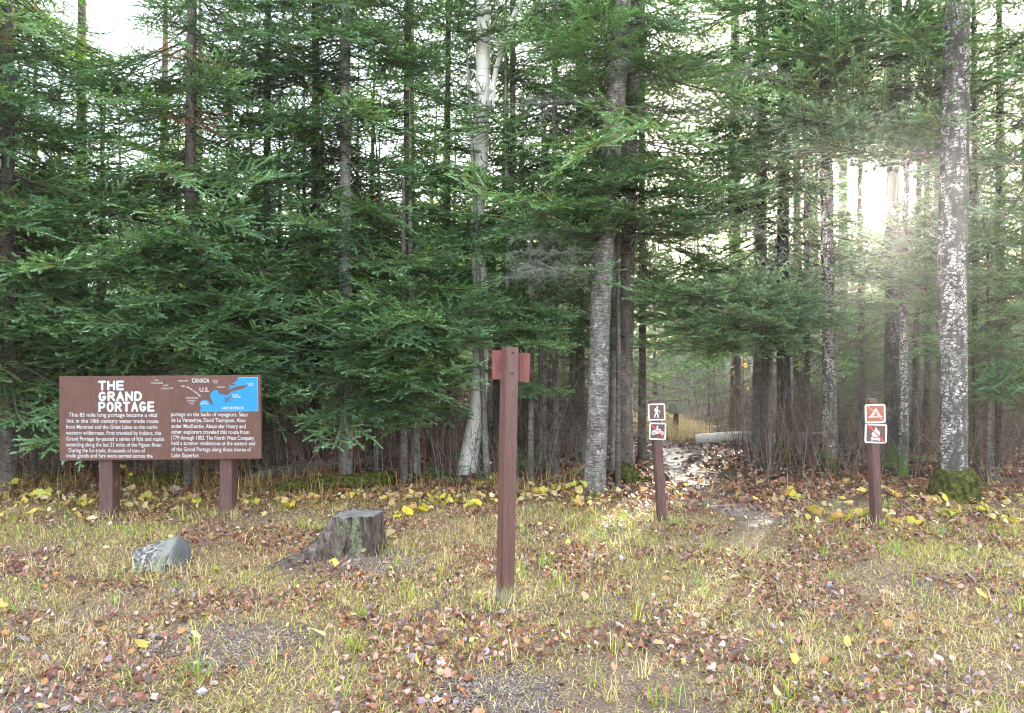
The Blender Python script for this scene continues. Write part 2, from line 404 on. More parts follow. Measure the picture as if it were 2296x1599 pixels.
M_BLUE = flat('blue_sign_paint', (0.008, 0.15, 0.31), 0.6, 0.3, 0.06)
M_DARKP = flat('dark_engraved_line', (0.06, 0.025, 0.02), 0.8, 0.2)
M_STEEL = flat('weathered_bolt', (0.12, 0.1, 0.09), 0.5, 0.5)
def WP(W_, u0, v0, s):            # not used for light: only sizes of drawn shapes in metres
    return W_
DS = 7.2
SW, SH = 447 / F * DS, 188.5 / F * DS
sx0 = (137.5 - 1148) / F * DS; sz1 = EYE - (842.5 - 799.5) / F * DS; sz0 = sz1 - SH
sign = empty('wooden_sign', (sx0 + SW / 2, DS, H(sx0 + SW / 2, DS)), 'wide brown wooden sign headed THE GRAND PORTAGE with white text and blue lake map', 'sign')
gz = sign.location.z
sign.rotation_euler = (0, math.radians(-0.35), math.radians(1.5))
bm = bmesh.new(); box(bm, Vector((0, 0.02, (sz0 + sz1) / 2 - gz)), (SW, 0.04, SH), 0.004); bm_obj('panel', bm, M_PANEL, sign)
for u0, u1 in ((219, 249), (488, 516)):
    w = (u1 - u0) / F * DS; bm = bmesh.new()
    box(bm, Vector(((u0 + u1) / 2 - 1148, 0, 0)) / F * DS - Vector((sx0 + SW / 2, 0, 0)) + Vector((0, 0.04 + 0.075 + 0.002, (sz1 - gz - 0.05) / 2 - 0.1)), (w, 0.15, sz1 - gz + 0.15), 0.006)
    bm_obj('post', bm, M_POST, sign)
def sc(X, Y):                     # drawn on the board from its top left corner, in the drawing's own units
    top = 85 - 20 * (X - 82) / 2066; bot = 955 - 30 * (X - 82) / 2066
    return ((X - 82) / 2066 - 0.5) * SW, (sz1 - gz) - (Y - top) / (bot - top) * SH
def line_parts(s, X0, X1, Y, cap, off=0.022, shear=0.0):
    (x0, z0) = sc(X0, Y); (x1, z1) = sc(X1, Y); cz = cap / 862 * SH
    V, T = fit(text_geo(s, off, shear), x0, x1, z0, cz); V[:, 1] += (V[:, 0] - x0) / (x1 - x0) * (z1 - z0)
    return V, T
body = [("This 85 mile long portage became a vital", 180, 1082, 500), ("link in the 18th century water trade route", 160, 1095, 562),
        ("from Montreal and the Great Lakes to the north-", 152, 1092, 624), ("western wilderness. First traveled by Indians, the", 150, 1122, 685),
        ("Grand Portage by-passed a series of falls and rapids", 155, 1153, 746), ("extending along the last 21 miles of the Pigeon River.", 153, 1130, 806),
        ("During the fur-trade, thousands of tons of", 178, 957, 866), ("trade goods and furs were carried across the", 150, 1033, 920),
        ("portage on the backs of voyageurs. Sieur", 1226, 2020, 490), ("de La Verendrye, David Thompson, Alex-", 1228, 1995, 550),
        ("ander MacKenzie, Alexander Henry and", 1228, 1990, 612), ("other explorers traveled this route from", 1228, 2027, 671),
        ("1779 through 1802. The North West Company", 1228, 2078, 731), ("held a summer rendezvous at the eastern end", 1228, 2087, 787),
        ("of the Grand Portage along these shores of", 1228, 2045, 850), ("Lake Superior.", 1228, 1515, 912)]
for s, X0, X1, Y in body:
    w = link('text_line', mesh_np('text_line', *extrude_front([line_parts(s, X0, X1, Y, 43, 0.008)], -0.0016), M_WHITE), sign)
for wd, X0, X1, Y0, Y1 in (('THE', 490, 740, 128, 227), ('GRAND', 492, 922, 240, 336), ('PORTAGE', 490, 1050, 345, 446)):
    x0, z1 = sc(X0, Y0); x1, z0 = sc(X1, Y1)
    link('title_word', mesh_np('title_word', *extrude_front(title(wd, x0, x1, z0, z1, 0.0108), -0.0018), M_WHITE), sign)
lab = [("CANADA", 1442, 1620, 145, 46, .02), ("U.S.", 1520, 1615, 238, 45, .02), ("THE", 1060, 1098, 130, 17, 0), ("CASCADES", 1025, 1145, 158, 20, 0),
       ("FORT", 1148, 1200, 183, 17, 0), ("CHARLOTTE", 1127, 1248, 215, 20, 0), ("PIGEON RIVER", 1298, 1402, 134, 17, 0.01), ("MIDDLE", 1655, 1712, 131, 13, 0),
       ("FALLS", 1662, 1708, 150, 13, 0), ("PIGEON BAY", 1700, 1780, 198, 15, 0.01), ("NORTHWEST", 1377, 1503, 312, 19, 0), ("COMPANY", 1390, 1480, 340, 18, 0),
       ("POST", 1417, 1465, 367, 17, 0), ("GRAND", 1537, 1592, 351, 16, .02), ("PORTAGE", 1528, 1608, 369, 16, .02), ("SUSIE", 1857, 1917, 277, 18, .02),
       ("ISLANDS", 1860, 1942, 298, 18, .02), ("PIGEON", 2013, 2078, 161, 16, .02), ("POINT", 2020, 2074, 180, 16, .02), ("LAKE SUPERIOR", 1743, 1970, 417, 27, .03)]
for s, X0, X1, Y, cap, off in lab:
    V, T = extrude_front([line_parts(s, X0, X1, Y, cap, off * .6, 0.3 if s.startswith('LAKE') else 0)], -0.0026)
    link('map_name', mesh_np('map_name', V, T, M_WHITE), sign)
arcp = [(1325, 190), (1370, 192), (1410, 205), (1440, 228), (1475, 252), (1500, 272), (1522, 292)]
word = "THE GRAND PORTAGE"; parts = []
A_ = np.array(arcp, float); S_ = np.concatenate([[0], np.cumsum(np.linalg.norm(np.diff(A_, axis=0), axis=1))])
for i, ch in enumerate(word):
    if ch == ' ': continue
    s = (i + 0.3) / len(word) * S_[-1]; X = np.interp(s, S_, A_[:, 0]); Y = np.interp(s, S_, A_[:, 1])
    X2 = np.interp(s + 8, S_, A_[:, 0]); Y2 = np.interp(s + 8, S_, A_[:, 1]); th = -math.atan2(Y2 - Y, X2 - X) if s + 8 < S_[-1] else th
    V, T = text_geo(ch, 0.02); k = 22 / 862 * SH; V = V * k; x, z = sc(X, Y)
    R_ = np.array([[math.cos(th), -math.sin(th)], [math.sin(th), math.cos(th)]]); V[:, :2] = V[:, :2] @ R_.T + [x, z]
    parts.append((V, T))
link('map_name', mesh_np('map_name', *extrude_front(parts, -0.0026), M_WHITE), sign)
k2 = lambda x, y: sc(x * 0.5285 + 937.6, y * 0.5285 + 27.6)
lake = [(1850, 125), (2230, 120), (2235, 765), (1100, 775), (1125, 720), (1095, 650), (1120, 590), (1180, 555), (1250, 560), (1300, 620), (1345, 665), (1362, 650),
        (1345, 590), (1312, 510), (1305, 470), (1320, 420), (1350, 385), (1420, 360), (1465, 375), (1470, 440), (1640, 465), (1690, 420), (1720, 395), (1780, 385), (1830, 360), (1960, 330), (2045, 265), (1960, 275),
        (1800, 300), (1690, 350), (1620, 328), (1700, 322), (1680, 275), (1690, 262), (1740, 285), (1820, 250), (1735, 238), (1830, 180)]
link('map_lake', mesh_np('map_lake', *extrude_front([poly_tri([k2(*p) for p in lake])], -0.0012), M_BLUE), sign)
rim = stroke([k2(*p) for p in ((1850, 122), (2232, 118), (2237, 768), (1100, 778))], 0.0016)
link('map_border', mesh_np('map_border', *extrude_front(rim, -0.0019), flat('pale_blue_line', (0.18, 0.36, 0.5))), sign)
isl = []
for cx, cy, rx, ry, t in ((1640, 545, 70, 18, -50), (1600, 520, 40, 9, -60), (1690, 578, 30, 10, -20), (1700, 480, 35, 9, -50), (1765, 415, 14, 6, 0), (1730, 530, 22, 8, -50)):
    c_, s_ = math.cos(math.radians(t)), math.sin(math.radians(t))
    isl.append(poly_tri([k2(cx + rx * math.cos(a) * c_ - ry * math.sin(a) * s_, cy + rx * math.cos(a) * s_ + ry * math.sin(a) * c_) for a in np.linspace(0, 2 * PI, 10)[:-1]]))
link('map_islands', mesh_np('map_islands', *extrude_front(isl, -0.0020), M_PANEL), sign)
riv = stroke([k2(*p) for p in ((350, 310), (360, 250), (420, 205), (540, 195), (640, 160), (700, 165), (800, 160), (860, 190), (930, 210), (1040, 265), (1090, 245), (1180, 270), (1230, 240), (1300, 290), (1360, 260), (1460, 300), (1620, 330))], 0.0016) + \
      stroke([k2(*p) for p in ((640, 330), (740, 325), (850, 345), (950, 400), (1030, 460), (1090, 490))], 0.0016)
link('map_river', mesh_np('map_river', *extrude_front(riv, -0.0011), M_DARKP), sign)

# ------------------------------------------------------------- tall post with two cleats
b = G(1132, 1350); t_ = P(1143, 779, b.y)
post = empty('tall_post', b, 'tall square reddish brown post with a short red board on each side of its top', 'post')
d_ = (t_ - b); Hh = d_.z; lean = Matrix.Rotation(math.atan2(d_.x, Hh), 4, 'Y')
rot = Matrix.Rotation(math.radians(21), 4, 'Z')
bm = bmesh.new(); w = 0.092
box(bm, Vector((0, 0, Hh * 0.44 - 0.1)), (w * 1.02, w, Hh * 0.88 + 0.2), 0.006)
box(bm, Vector((0.004, 0.003, Hh * 0.93)), (w * 0.93, w * 0.95, Hh * 0.14 + 0.004), 0.004)
bmesh.ops.transform(bm, matrix=lean @ rot, verts=bm.verts)
n = NM('tall_post_paint', 0.5, 0.4); f = n.noise(n.map((60, 60, 5)), 1, 5); cc = n.ramp(f, [(0.3, (0.06, 0.026, 0.022)), (0.7, (0.105, 0.048, 0.04))])
so = n.t.nodes.new('ShaderNodeSeparateXYZ'); n.L(n.tc.outputs['Object'], so.inputs[0])
ad_ = n.t.nodes.new('ShaderNodeMath'); ad_.operation = 'MULTIPLY_ADD'; ad_.inputs[1].default_value = 0.25; n.L(n.noise(n.map((40, 40, 8)), 1, 5, 0.7), ad_.inputs[0]); n.L(so.outputs[2], ad_.inputs[2])
cc = n.mix(n.ramp(ad_.outputs[0], [(0.17, 1.0), (0.24, 0.0)]), cc, (0.2, 0.19, 0.14)); n.color(cc).bump(f, 0.4, 0.003)
bm_obj('shaft', bm, n.m, post)
for u, v, ang, wpx in ((1117.5, 818, 8, 29), (1173.5, 824, -4, 29)):
    p = P(u, v, b.y + 0.015) - b; bw = wpx / F * b.y
    R4 = lean @ Matrix.Rotation(math.radians(ang), 4, 'Z') @ Matrix.Rotation(math.radians(-1 if u < 1130 else 1), 4, 'Y')
    bm = bmesh.new(); box(bm, p, (bw, 0.022, 66 / F * b.y), 0.002, R4); cl = bm_obj('side_board', bm, M_REDWOOD, post)
    for dz in (0.067, -0.02, -0.062):
        bm = bmesh.new(); q = p + R4 @ Vector(((0.012 if u < 1130 else -0.003), -0.0125, dz)); box(bm, q, (0.008, 0.004, 0.003), 0.001)
        bm_obj('nail', bm, M_STEEL, cl)
for z, k in ((Hh - 0.035, 1), (Hh - 0.165, 1), (Hh - 0.26, 0)):
    bm = bmesh.new(); r = bmesh.ops.create_cone(bm, cap_ends=True, segments=14, radius1=0.006, radius2=0.006, depth=0.004)
    M4 = lean @ Matrix.Translation((0, 0, z)) @ rot @ Matrix.Translation((0.004, -w / 2 - 0.0008, 0)) @ Matrix.Rotation(PI / 2, 4, 'X')
    bmesh.ops.transform(bm, matrix=M4, verts=bm.verts); bm_obj('bolt_hole' if k else 'bolt', bm, flat('bolt_hole_dark', (0.012, 0.01, 0.01)) if k else M_STEEL, post)

# ------------------------------------------------------------- two small sign posts
M_SBROWN = flat('sign_brown', (0.07, 0.03, 0.022), 0.45, 0.4, 0.05)
M_SORANGE = flat('sign_faded_brown', (0.21, 0.062, 0.03), 0.45, 0.4, 0.12)
M_SRED = flat('sign_red', (0.65, 0.025, 0.03), 0.4, 0.4, 0.05)
M_SPINK = flat('sign_faded_slash', (0.42, 0.13, 0.12), 0.45, 0.4, 0.1)
M_SWHITE = flat('sign_white', (0.42, 0.42, 0.43), 0.4, 0.4, 0.03)
def rrect(w, h, r, k=6):
    out = []
    for cx, cz, a0 in ((w / 2 - r, h / 2 - r, 0), (-w / 2 + r, h / 2 - r, 90), (-w / 2 + r, -h / 2 + r, 180), (w / 2 - r, -h / 2 + r, 270)):
        out += [(cx + r * math.cos(math.radians(a0 + t)), cz + r * math.sin(math.radians(a0 + t))) for t in np.linspace(0, 90, k)]
    return out
def plate(parent, c, w, h, tilt, fill, icon, slash, name):
    R4 = Matrix.Translation(c) @ Matrix.Rotation(math.radians(tilt), 4, 'Y')
    o = bpy.data.objects.new(name, None)
    bm = bmesh.new(); vs_ = [bm.verts.new((x, 0, z)) for x, z in rrect(w, h, 0.1 * w)]
    f = bm.faces.new(vs_); r = bmesh.ops.extrude_face_region(bm, geom=[f])
    bmesh.ops.translate(bm, vec=(0, 0.003, 0), verts=[q for q in r['geom'] if isinstance(q, bmesh.types.BMVert)])
    bmesh.ops.recalc_face_normals(bm, faces=bm.faces)
    bmesh.ops.transform(bm, matrix=R4, verts=bm.verts); pl = bm_obj(name, bm, M_SWHITE, parent)
    def sub(nm, parts, y, mat):
        V, T = extrude_front(parts, y); V = np.array([tuple(R4 @ Vector(q)) for q in V]); link(nm, mesh_np(nm, V, T, mat), pl)
    sub('panel', [poly_tri(rrect(w * 0.84, h * 0.84, 0.03 * w))], -0.0006, fill)
    sub('pictogram', [(V * [w, w, 1], T) for V, T in icon], -0.0012, M_SWHITE)
    if slash is not None: sub('slash', [(V * [w, w, 1], T) for V, T in stroke([(-.37, .39), (.39, -.38)], .028)], -0.0022, slash)
    for z in (0.36, -0.37):
        bm = bmesh.new(); bmesh.ops.create_icosphere(bm, subdivisions=2, radius=0.045 * w, matrix=R4 @ Matrix.Translation((0, -0.001, z * h)) @ Matrix.Diagonal((1, .4, 1, 1)))
        bm_obj('bolt', bm, M_STEEL, pl)
hiker = [poly_tri(arc(.04, .28, .06, .06, 0, 350, 14))] + [poly_tri([(-.02, .21), (.07, .2), (.1, .08), (.02, -.06), (-.08, -.04), (-.06, .1)])] + \
    [poly_tri([(-.08, .22), (-.03, .24), (-.05, .06), (-.13, .05), (-.13, .17)])] + stroke([(.05, .14), (.13, .06), (.2, .02)], .022) + \
    stroke([(-.02, -.02), (-.08, -.16), (-.14, -.29)], .038) + stroke([(.01, -.02), (.05, -.15), (.08, -.3)], .038) + stroke([(.2, .03), (.1, -.14), (.02, -.3)], .009)
moto = []
for cx in (-.24, .25):
    moto += stroke(arc(cx, -.1, .105, .105, 0, 360, 16), .02)
    moto += [poly_tri(arc(cx, -.1, .045, .045, 0, 340, 9))]
moto += [poly_tri([(-.2, .08), (-.02, .03), (.12, .06), (.16, -.02), (.08, -.14), (-.1, -.17), (-.15, -.05), (-.3, .02)]), poly_tri(arc(-.02, .27, .055, .055, 0, 350, 12)),
         poly_tri([(-.12, .03), (-.07, .21), (.02, .22), (.0, .1), (.02, .02)])] + stroke([(.0, .17), (.08, .1), (.17, .12)], .02) + stroke([(.13, .14), (.2, .05), (.25, -.1)], .018) + stroke([(-.3, .0), (-.12, -.04)], .022)
tent = [poly_tri([(.0, .24), (.06, .24), (.28, -.15), (.18, -.15)]), poly_tri([(-.0, .24), (.05, .24), (-.0, .02), (-.14, -.15), (-.26, -.15)])] + stroke([(-.33, -.16), (.33, -.16)], .02)
fire = [poly_tri([(-.14, -.14), (-.2, -.02), (-.12, .1), (-.08, .18), (-.04, .14), (-.02, .28), (.06, .2), (.1, .1), (.13, .16), (.18, .0), (.14, -.14), (0, -.17)])] + \
    stroke([(-.2, -.19), (.18, -.29)], .028) + stroke([(.2, -.19), (-.18, -.29)], .028)
def signpost(ub, vb, ut, vt, signs, label, wpx):
    b = G(ub, vb); t = P(ut, vt, b.y); e = empty('sign_post', b, label, 'sign post', 'small brown sign posts at the trail head')
    d = t - b; M4 = Matrix.Rotation(math.atan2(d.x, d.z), 4, 'Y'); bm = bmesh.new(); w = wpx / F * b.y
    box(bm, Vector((0, 0, d.z / 2 - 0.08)), (w, w, d.z + 0.16), 0.008)
    bmesh.ops.transform(bm, matrix=M4 @ Matrix.Rotation(math.radians(6), 4, 'Z'), verts=bm.verts); bm_obj('shaft', bm, M_POST, e)
    for (u, v, wp, hp, tilt, fill, ic, sl, nm) in signs:
        c = P(u, v, b.y) - b; c.y = -w / 2 * 1.1 - 0.008
        plate(e, c, wp / F * b.y, hp / F * b.y, tilt, fill, ic, sl, nm)
signpost(1484, 1168, 1467.5, 896, [(1470, 923, 38, 37.5, -1.5, M_SBROWN, hiker, None, 'hiker_sign'), (1472, 966, 37, 38, 2, M_SBROWN, moto, M_SRED, 'no_motorcycle_sign')],
         'brown post at the trail mouth with a hiker sign above a no motorcycles sign', 19)
signpost(1965, 1174, 1953, 893, [(1956, 926.5, 46, 42, -1, M_SORANGE, tent, M_SPINK, 'no_camping_sign'), (1957.5, 971, 49.5, 43, 1.5, M_SBROWN, fire, M_SRED, 'no_campfire_sign')],
         'brown post with a faded tent sign above a no campfires sign', 20)

# ------------------------------------------------------------- noticeboard far down the trail
D_ = 15.5; b = P(1514, 0, D_); b.z = H(b.x, D_)
kb = empty('noticeboard', b, 'small white two-page noticeboard on a post far down the trail', 'noticeboard')
bm = bmesh.new(); hh = P(0, 906, D_).z - b.z; box(bm, Vector((0.02, 0.03, hh / 2)), (0.1, 0.05, hh), 0.004); bm_obj('post', bm, M_POST, kb)
for du in (-9, 9.5):
    bm = bmesh.new(); box(bm, Vector((du / F * D_, 0, hh - 0.1)), (17 / F * D_, 0.012, 22 / F * D_), 0.002); pg = bm_obj('page', bm, M_WHITE, kb)
    bm = bmesh.new()
    for i in range(4): box(bm, Vector((du / F * D_, -0.0075, hh - 0.04 - i * 0.035)), (0.1, 0.002, 0.008))
    bm_obj('printed_lines', bm, flat('grey_print', (0.35, 0.36, 0.4)), pg)

# ------------------------------------------------------------- stump
b = G(800, 1243); S_ = Vector((b.x, b.y + 0.12, b.z))
st = empty('tree_stump', S_, 'old sawn tree stump with grey top, lichen bark and a long root to its left', 'stump')
seg, rings = 120, 34; V = []
TH_TOP = 0.31
for i in range(rings):
    z = -0.06 + (TH_TOP + 0.06) * i / (rings - 1); q = max(z, 0)
    for j in range(seg):
        th = 2 * PI * j / seg; c_, s_ = math.cos(th), math.sin(th)
        def bumpf(t0, w, amp, hgt): 
            dd = (th - math.radians(t0) + PI) % (2 * PI) - PI
            return amp * math.exp(-(dd / w) ** 2) * math.exp(-q / hgt)
        r = 0.19 + 0.035 * math.exp(-q / 0.09)
        r += bumpf(226, 0.24, 0.62, 0.13) + bumpf(215, 0.5, 0.07, 0.22) + bumpf(300, 0.35, 0.05, 0.1) + bumpf(5, 0.3, 0.05, 0.08)
        rid = noise.noise(Vector((c_ * 4.5, s_ * 4.5, z * 1.2))); r += 0.036 * rid + 0.012 * noise.noise(Vector((c_ * 11, s_ * 11, z * 2)))
        r -= 0.032 * max(0, 1 - abs(noise.noise(Vector((c_ * 8, s_ * 8, z * 1.0 + 4)))) * 6) + 0.006 * noise.noise(Vector((c_ * 20, s_ * 20, z * 9)))
        zt = z + 0.02 * noise.noise(Vector((c_ * 3, s_ * 3, 1))) * (i / rings)
        V.append((r * c_, r * s_ * 0.95, zt))
T = []
for i in range(rings - 1):
    for j in range(seg):
        k = (j + 1) % seg; T.append((i * seg + j, i * seg + k, (i + 1) * seg + k, (i + 1) * seg + j))
n = NM('stump_bark', 0.9, 0.15); v = n.map((9, 9, 2.6)); f = n.noise(v, 2.6, 8, 0.8, 0.4)
cc = n.ramp(f, [(0.36, (0.012, 0.009, 0.008)), (0.47, (0.065, 0.046, 0.038)), (0.58, (0.14, 0.11, 0.095)), (0.7, (0.26, 0.2, 0.165))])
so = n.t.nodes.new('ShaderNodeSeparateXYZ'); n.L(n.tc.outputs['Object'], so.inputs[0])
xr = n.t.nodes.new('ShaderNodeMapRange'); xr.inputs[1].default_value = -0.17; xr.inputs[2].default_value = -0.1; n.L(so.outputs[0], xr.inputs[0])
xr2 = n.t.nodes.new('ShaderNodeMapRange'); xr2.inputs[1].default_value = 0.12; xr2.inputs[2].default_value = 0.07; n.L(so.outputs[0], xr2.inputs[0])
lm = n.mix(1.0, xr.outputs[0], xr2.outputs[0], 'MULTIPLY'); lm = n.mix(1.0, lm, n.ramp(n.noise(n.map((1, 1, .6)), 17, 5, 0.7), [(0.48, 0.0), (0.56, 0.8)]), 'MULTIPLY')
cc = n.mix(lm, cc, n.ramp(n.noise(n.map((1, 1, 1)), 60, 4), [(0.3, (0.06, 0.075, 0.035)), (0.7, (0.27, 0.3, 0.19))]))
n.color(cc).bump(f, 1.0, 0.03)
link('bark', mesh_np('bark', V, T, n.m, smooth=True), st)
tv = [(*[V[(rings - 1) * seg + j][k] * 0.985 for k in (0, 1)], V[(rings - 1) * seg + j][2] - 0.004) for j in range(seg)]
W = list(tv); TT = []
for rr in (0.75, 0.5, 0.25):
    for j in range(seg):
        x, y, z = tv[j]; W.append((x * rr, y * rr, TH_TOP + 0.004 + 0.01 * noise.noise(Vector((x * rr * 9, y * rr * 9, 3)))))
W.append((0, 0, TH_TOP + 0.003))
for a_ in range(3):
    for j in range(seg):
        k = (j + 1) % seg; TT += [(a_ * seg + j, a_ * seg + k, (a_ + 1) * seg + k), (a_ * seg + j, (a_ + 1) * seg + k, (a_ + 1) * seg + j)]
for j in range(seg): TT.append((3 * seg + j, 3 * seg + (j + 1) % seg, 4 * seg))
n = NM('stump_sawn_face', 0.8, 0.2); f = n.noise(n.map((3, 14, 3)), 3, 5, 0.65)
n.color(n.ramp(f, [(0.3, (0.05, 0.047, 0.043)), (0.55, (0.14, 0.132, 0.12)), (0.75, (0.26, 0.24, 0.2))])).bump(f, 0.6, 0.01)
link('sawn_face', mesh_np('sawn_face', W, TT, n.m, smooth=True), st)

# ------------------------------------------------------------- rocks
def rock(name, pts, loc, mat, bev=0.012, sub=3, disp=0.006, seed=0):
    bm = bmesh.new()
    for p in pts: bm.verts.new(p)
    bmesh.ops.convex_hull(bm, input=bm.verts)
    for q in [q for q in bm.verts if not q.link_faces]: bm.verts.remove(q)
    bmesh.ops.dissolve_limit(bm, angle_limit=math.radians(4), verts=bm.verts, edges=bm.edges)
    bmesh.ops.bevel(bm, geom=list(bm.edges), offset=bev, segments=2, affect='EDGES')
    bmesh.ops.triangulate(bm, faces=bm.faces); bmesh.ops.subdivide_edges(bm, edges=bm.edges, cuts=sub, use_grid_fill=True)
    for q in bm.verts:
        k = noise.noise(q.co * 9 + Vector((seed, 0, 0))) + 0.5 * noise.noise(q.co * 25)
        q.co += q.normal * disp * k
    return bm_obj(name, bm, mat, None, loc, True)
n = NM('boulder_stone', 0.85, 0.25); f = n.noise(n.map((1, 1, 1)), 5, 6, 0.7)
cc = n.ramp(f, [(0.3, (0.075, 0.075, 0.064)), (0.7, (0.2, 0.2, 0.17))])
sp = n.noise(n.map((1, 1, 1)), 38, 3, 0.5, 0.6); so = n.t.nodes.new('ShaderNodeSeparateXYZ'); n.L(n.tc.outputs['Object'], so.inputs[0])
xr = n.t.nodes.new('ShaderNodeMapRange'); xr.inputs[1].default_value = 0.03; xr.inputs[2].default_value = -0.06; n.L(so.outputs[0], xr.inputs[0])
lich = n.ramp(sp, [(0.4, (0.045, 0.04, 0.04)), (0.5, (0.095, 0.088, 0.083)), (0.62, (0.27, 0.25, 0.235))]); cc = n.mix(xr.outputs[0], cc, lich)
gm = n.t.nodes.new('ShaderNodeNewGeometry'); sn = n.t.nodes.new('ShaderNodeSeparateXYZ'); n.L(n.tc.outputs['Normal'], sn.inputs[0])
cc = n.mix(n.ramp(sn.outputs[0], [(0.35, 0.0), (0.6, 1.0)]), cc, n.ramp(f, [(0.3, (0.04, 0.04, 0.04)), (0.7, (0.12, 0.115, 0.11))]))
n.color(cc).bump(sp, 0.5, 0.008); M_ROCK = n.m
b = G(360, 1275)
def rp(u, v, y): q = P(u, v, b.y + y) - b; return (q.x, y, q.z)
rk = rock('boulder', [rp(294, 1250, .0), rp(294, 1290, 0), rp(304, 1232, .08), rp(340, 1219, .1), rp(385, 1205, .12), rp(399, 1201, .1), rp(423, 1212, .18), rp(428, 1230, .16),
                      rp(378, 1250, -.06), rp(360, 1290, -.12), rp(300, 1290, -.08), rp(424, 1290, .06), rp(418, 1290, .25), rp(310, 1285, .3), rp(330, 1235, .2)], b, M_ROCK, 0.004)
tag(rk, 'grey lichen-speckled boulder with a pale face and a dark right side in the grass', 'rock')
b2 = G(388, 1104); rk2 = rock('stone', [(-.1, 0, -.05), (.11, 0, -.05), (-.08, 0, .04), (-.02, .02, .08), (.06, .02, .06), (.1, .1, .0), (-.1, .15, -.05), (.08, .16, -.05), (0, -.05, -.02), (0, .1, .07)], b2,
     flat('pale_stone', (0.34, 0.32, 0.32), 0.8, 0.3, 0.25, 9), 0.01, 2, 0.008, 5)
tag(rk2, 'small pale stone lying under the wooden sign beside a mossy log', 'rock')
for (u, v, s, lb) in ((452, 1555, .035, 'flat blue grey pebble among brown leaves at the bottom edge of the clearing'),):
    q = G(u, v); r_ = rock('pebble', [(-s, 0, 0), (s, 0, 0), (-s * .9, 0, s * .5), (s * .9, 0, s * .55), (0, s * .9, s * .5), (0, s, 0), (-s * .6, -s * .5, 0), (s * .6, -s * .5, s * .1), (s * .3, .2 * s, s * .7)], q,
         flat('blue_grey_stone', (0.3, 0.34, 0.42), 0.7), 0.006, 1, 0.002, 2); tag(r_, lb, 'pebble')

# ------------------------------------------------------------- logs
def log(name, pts, r0, r1, mat, label, wob=0.12, cat='log', group=None):
    base = Vector(pts[0]); X, R = resample([Vector(p) - base for p in pts], [r0 + (r1 - r0) * i / (len(pts) - 1) for i in range(len(pts))], 0.12)
    V, T = tube(X, R, 14, wob, base.x)
    return tag(link(name, mesh_np(name, V, T, mat, smooth=True), None, base), label, cat, group)
def gl(u, v, lift): q = G(u, v); q.z += lift; return q
log('fallen_birch', [gl(1560, 996, .1), gl(1650, 994, .13), gl(1740, 997, .12), gl(1830, 997, .12), gl(1885, 1000, .1)], .09, .12, M_BIRCH, 'long pale birch log lying across the forest floor right of the trail')
log('fallen_log', [gl(1810, 1003, .1), gl(1900, 1000, .16), gl(1990, 1000, .12)], .12, .09, M_BROWN, 'dark rotten log crossing behind the no campfires sign')
log('thin_log', [gl(1690, 1010, .03), gl(1760, 1013, .05), gl(1850, 1016, .03)], .045, .035, M_GREYB, 'thin grey pole lying in front of the pale birch log')
log('mossy_log', [gl(610, 1108, .02), gl(680, 1104, .1), gl(750, 1100, .08), gl(820, 1096, .08), gl(875, 1086, .05)], .07, .13, M_MOSS, 'thick mossy rotting log half buried behind the stump')
log('mossy_log', [gl(300, 1090, .06), gl(350, 1088, .09), gl(420, 1090, .04)], .09, .07, M_MOSS, 'short mossy log seen between the legs of the wooden sign')
log('rotten_log', [gl(560, 1078, .04), gl(660, 1072, .12), gl(760, 1066, .18), gl(850, 1060, .2)], .06, .12, M_BROWN, 'bare brown fallen trunk resting behind the mossy log')
log('trail_log', [gl(1395, 1085, .02), gl(1420, 1078, .05), gl(1460, 1082, .03)], .06, .04, M_MOSS, 'dark mossy root at the left edge of the trail')
log('fallen_pole', [gl(2180, 1075, .03), gl(2260, 1085, .05), gl(2380, 1100, .04)], .04, .03, M_BROWN, 'dark fallen pole behind the big moss-footed trunk')

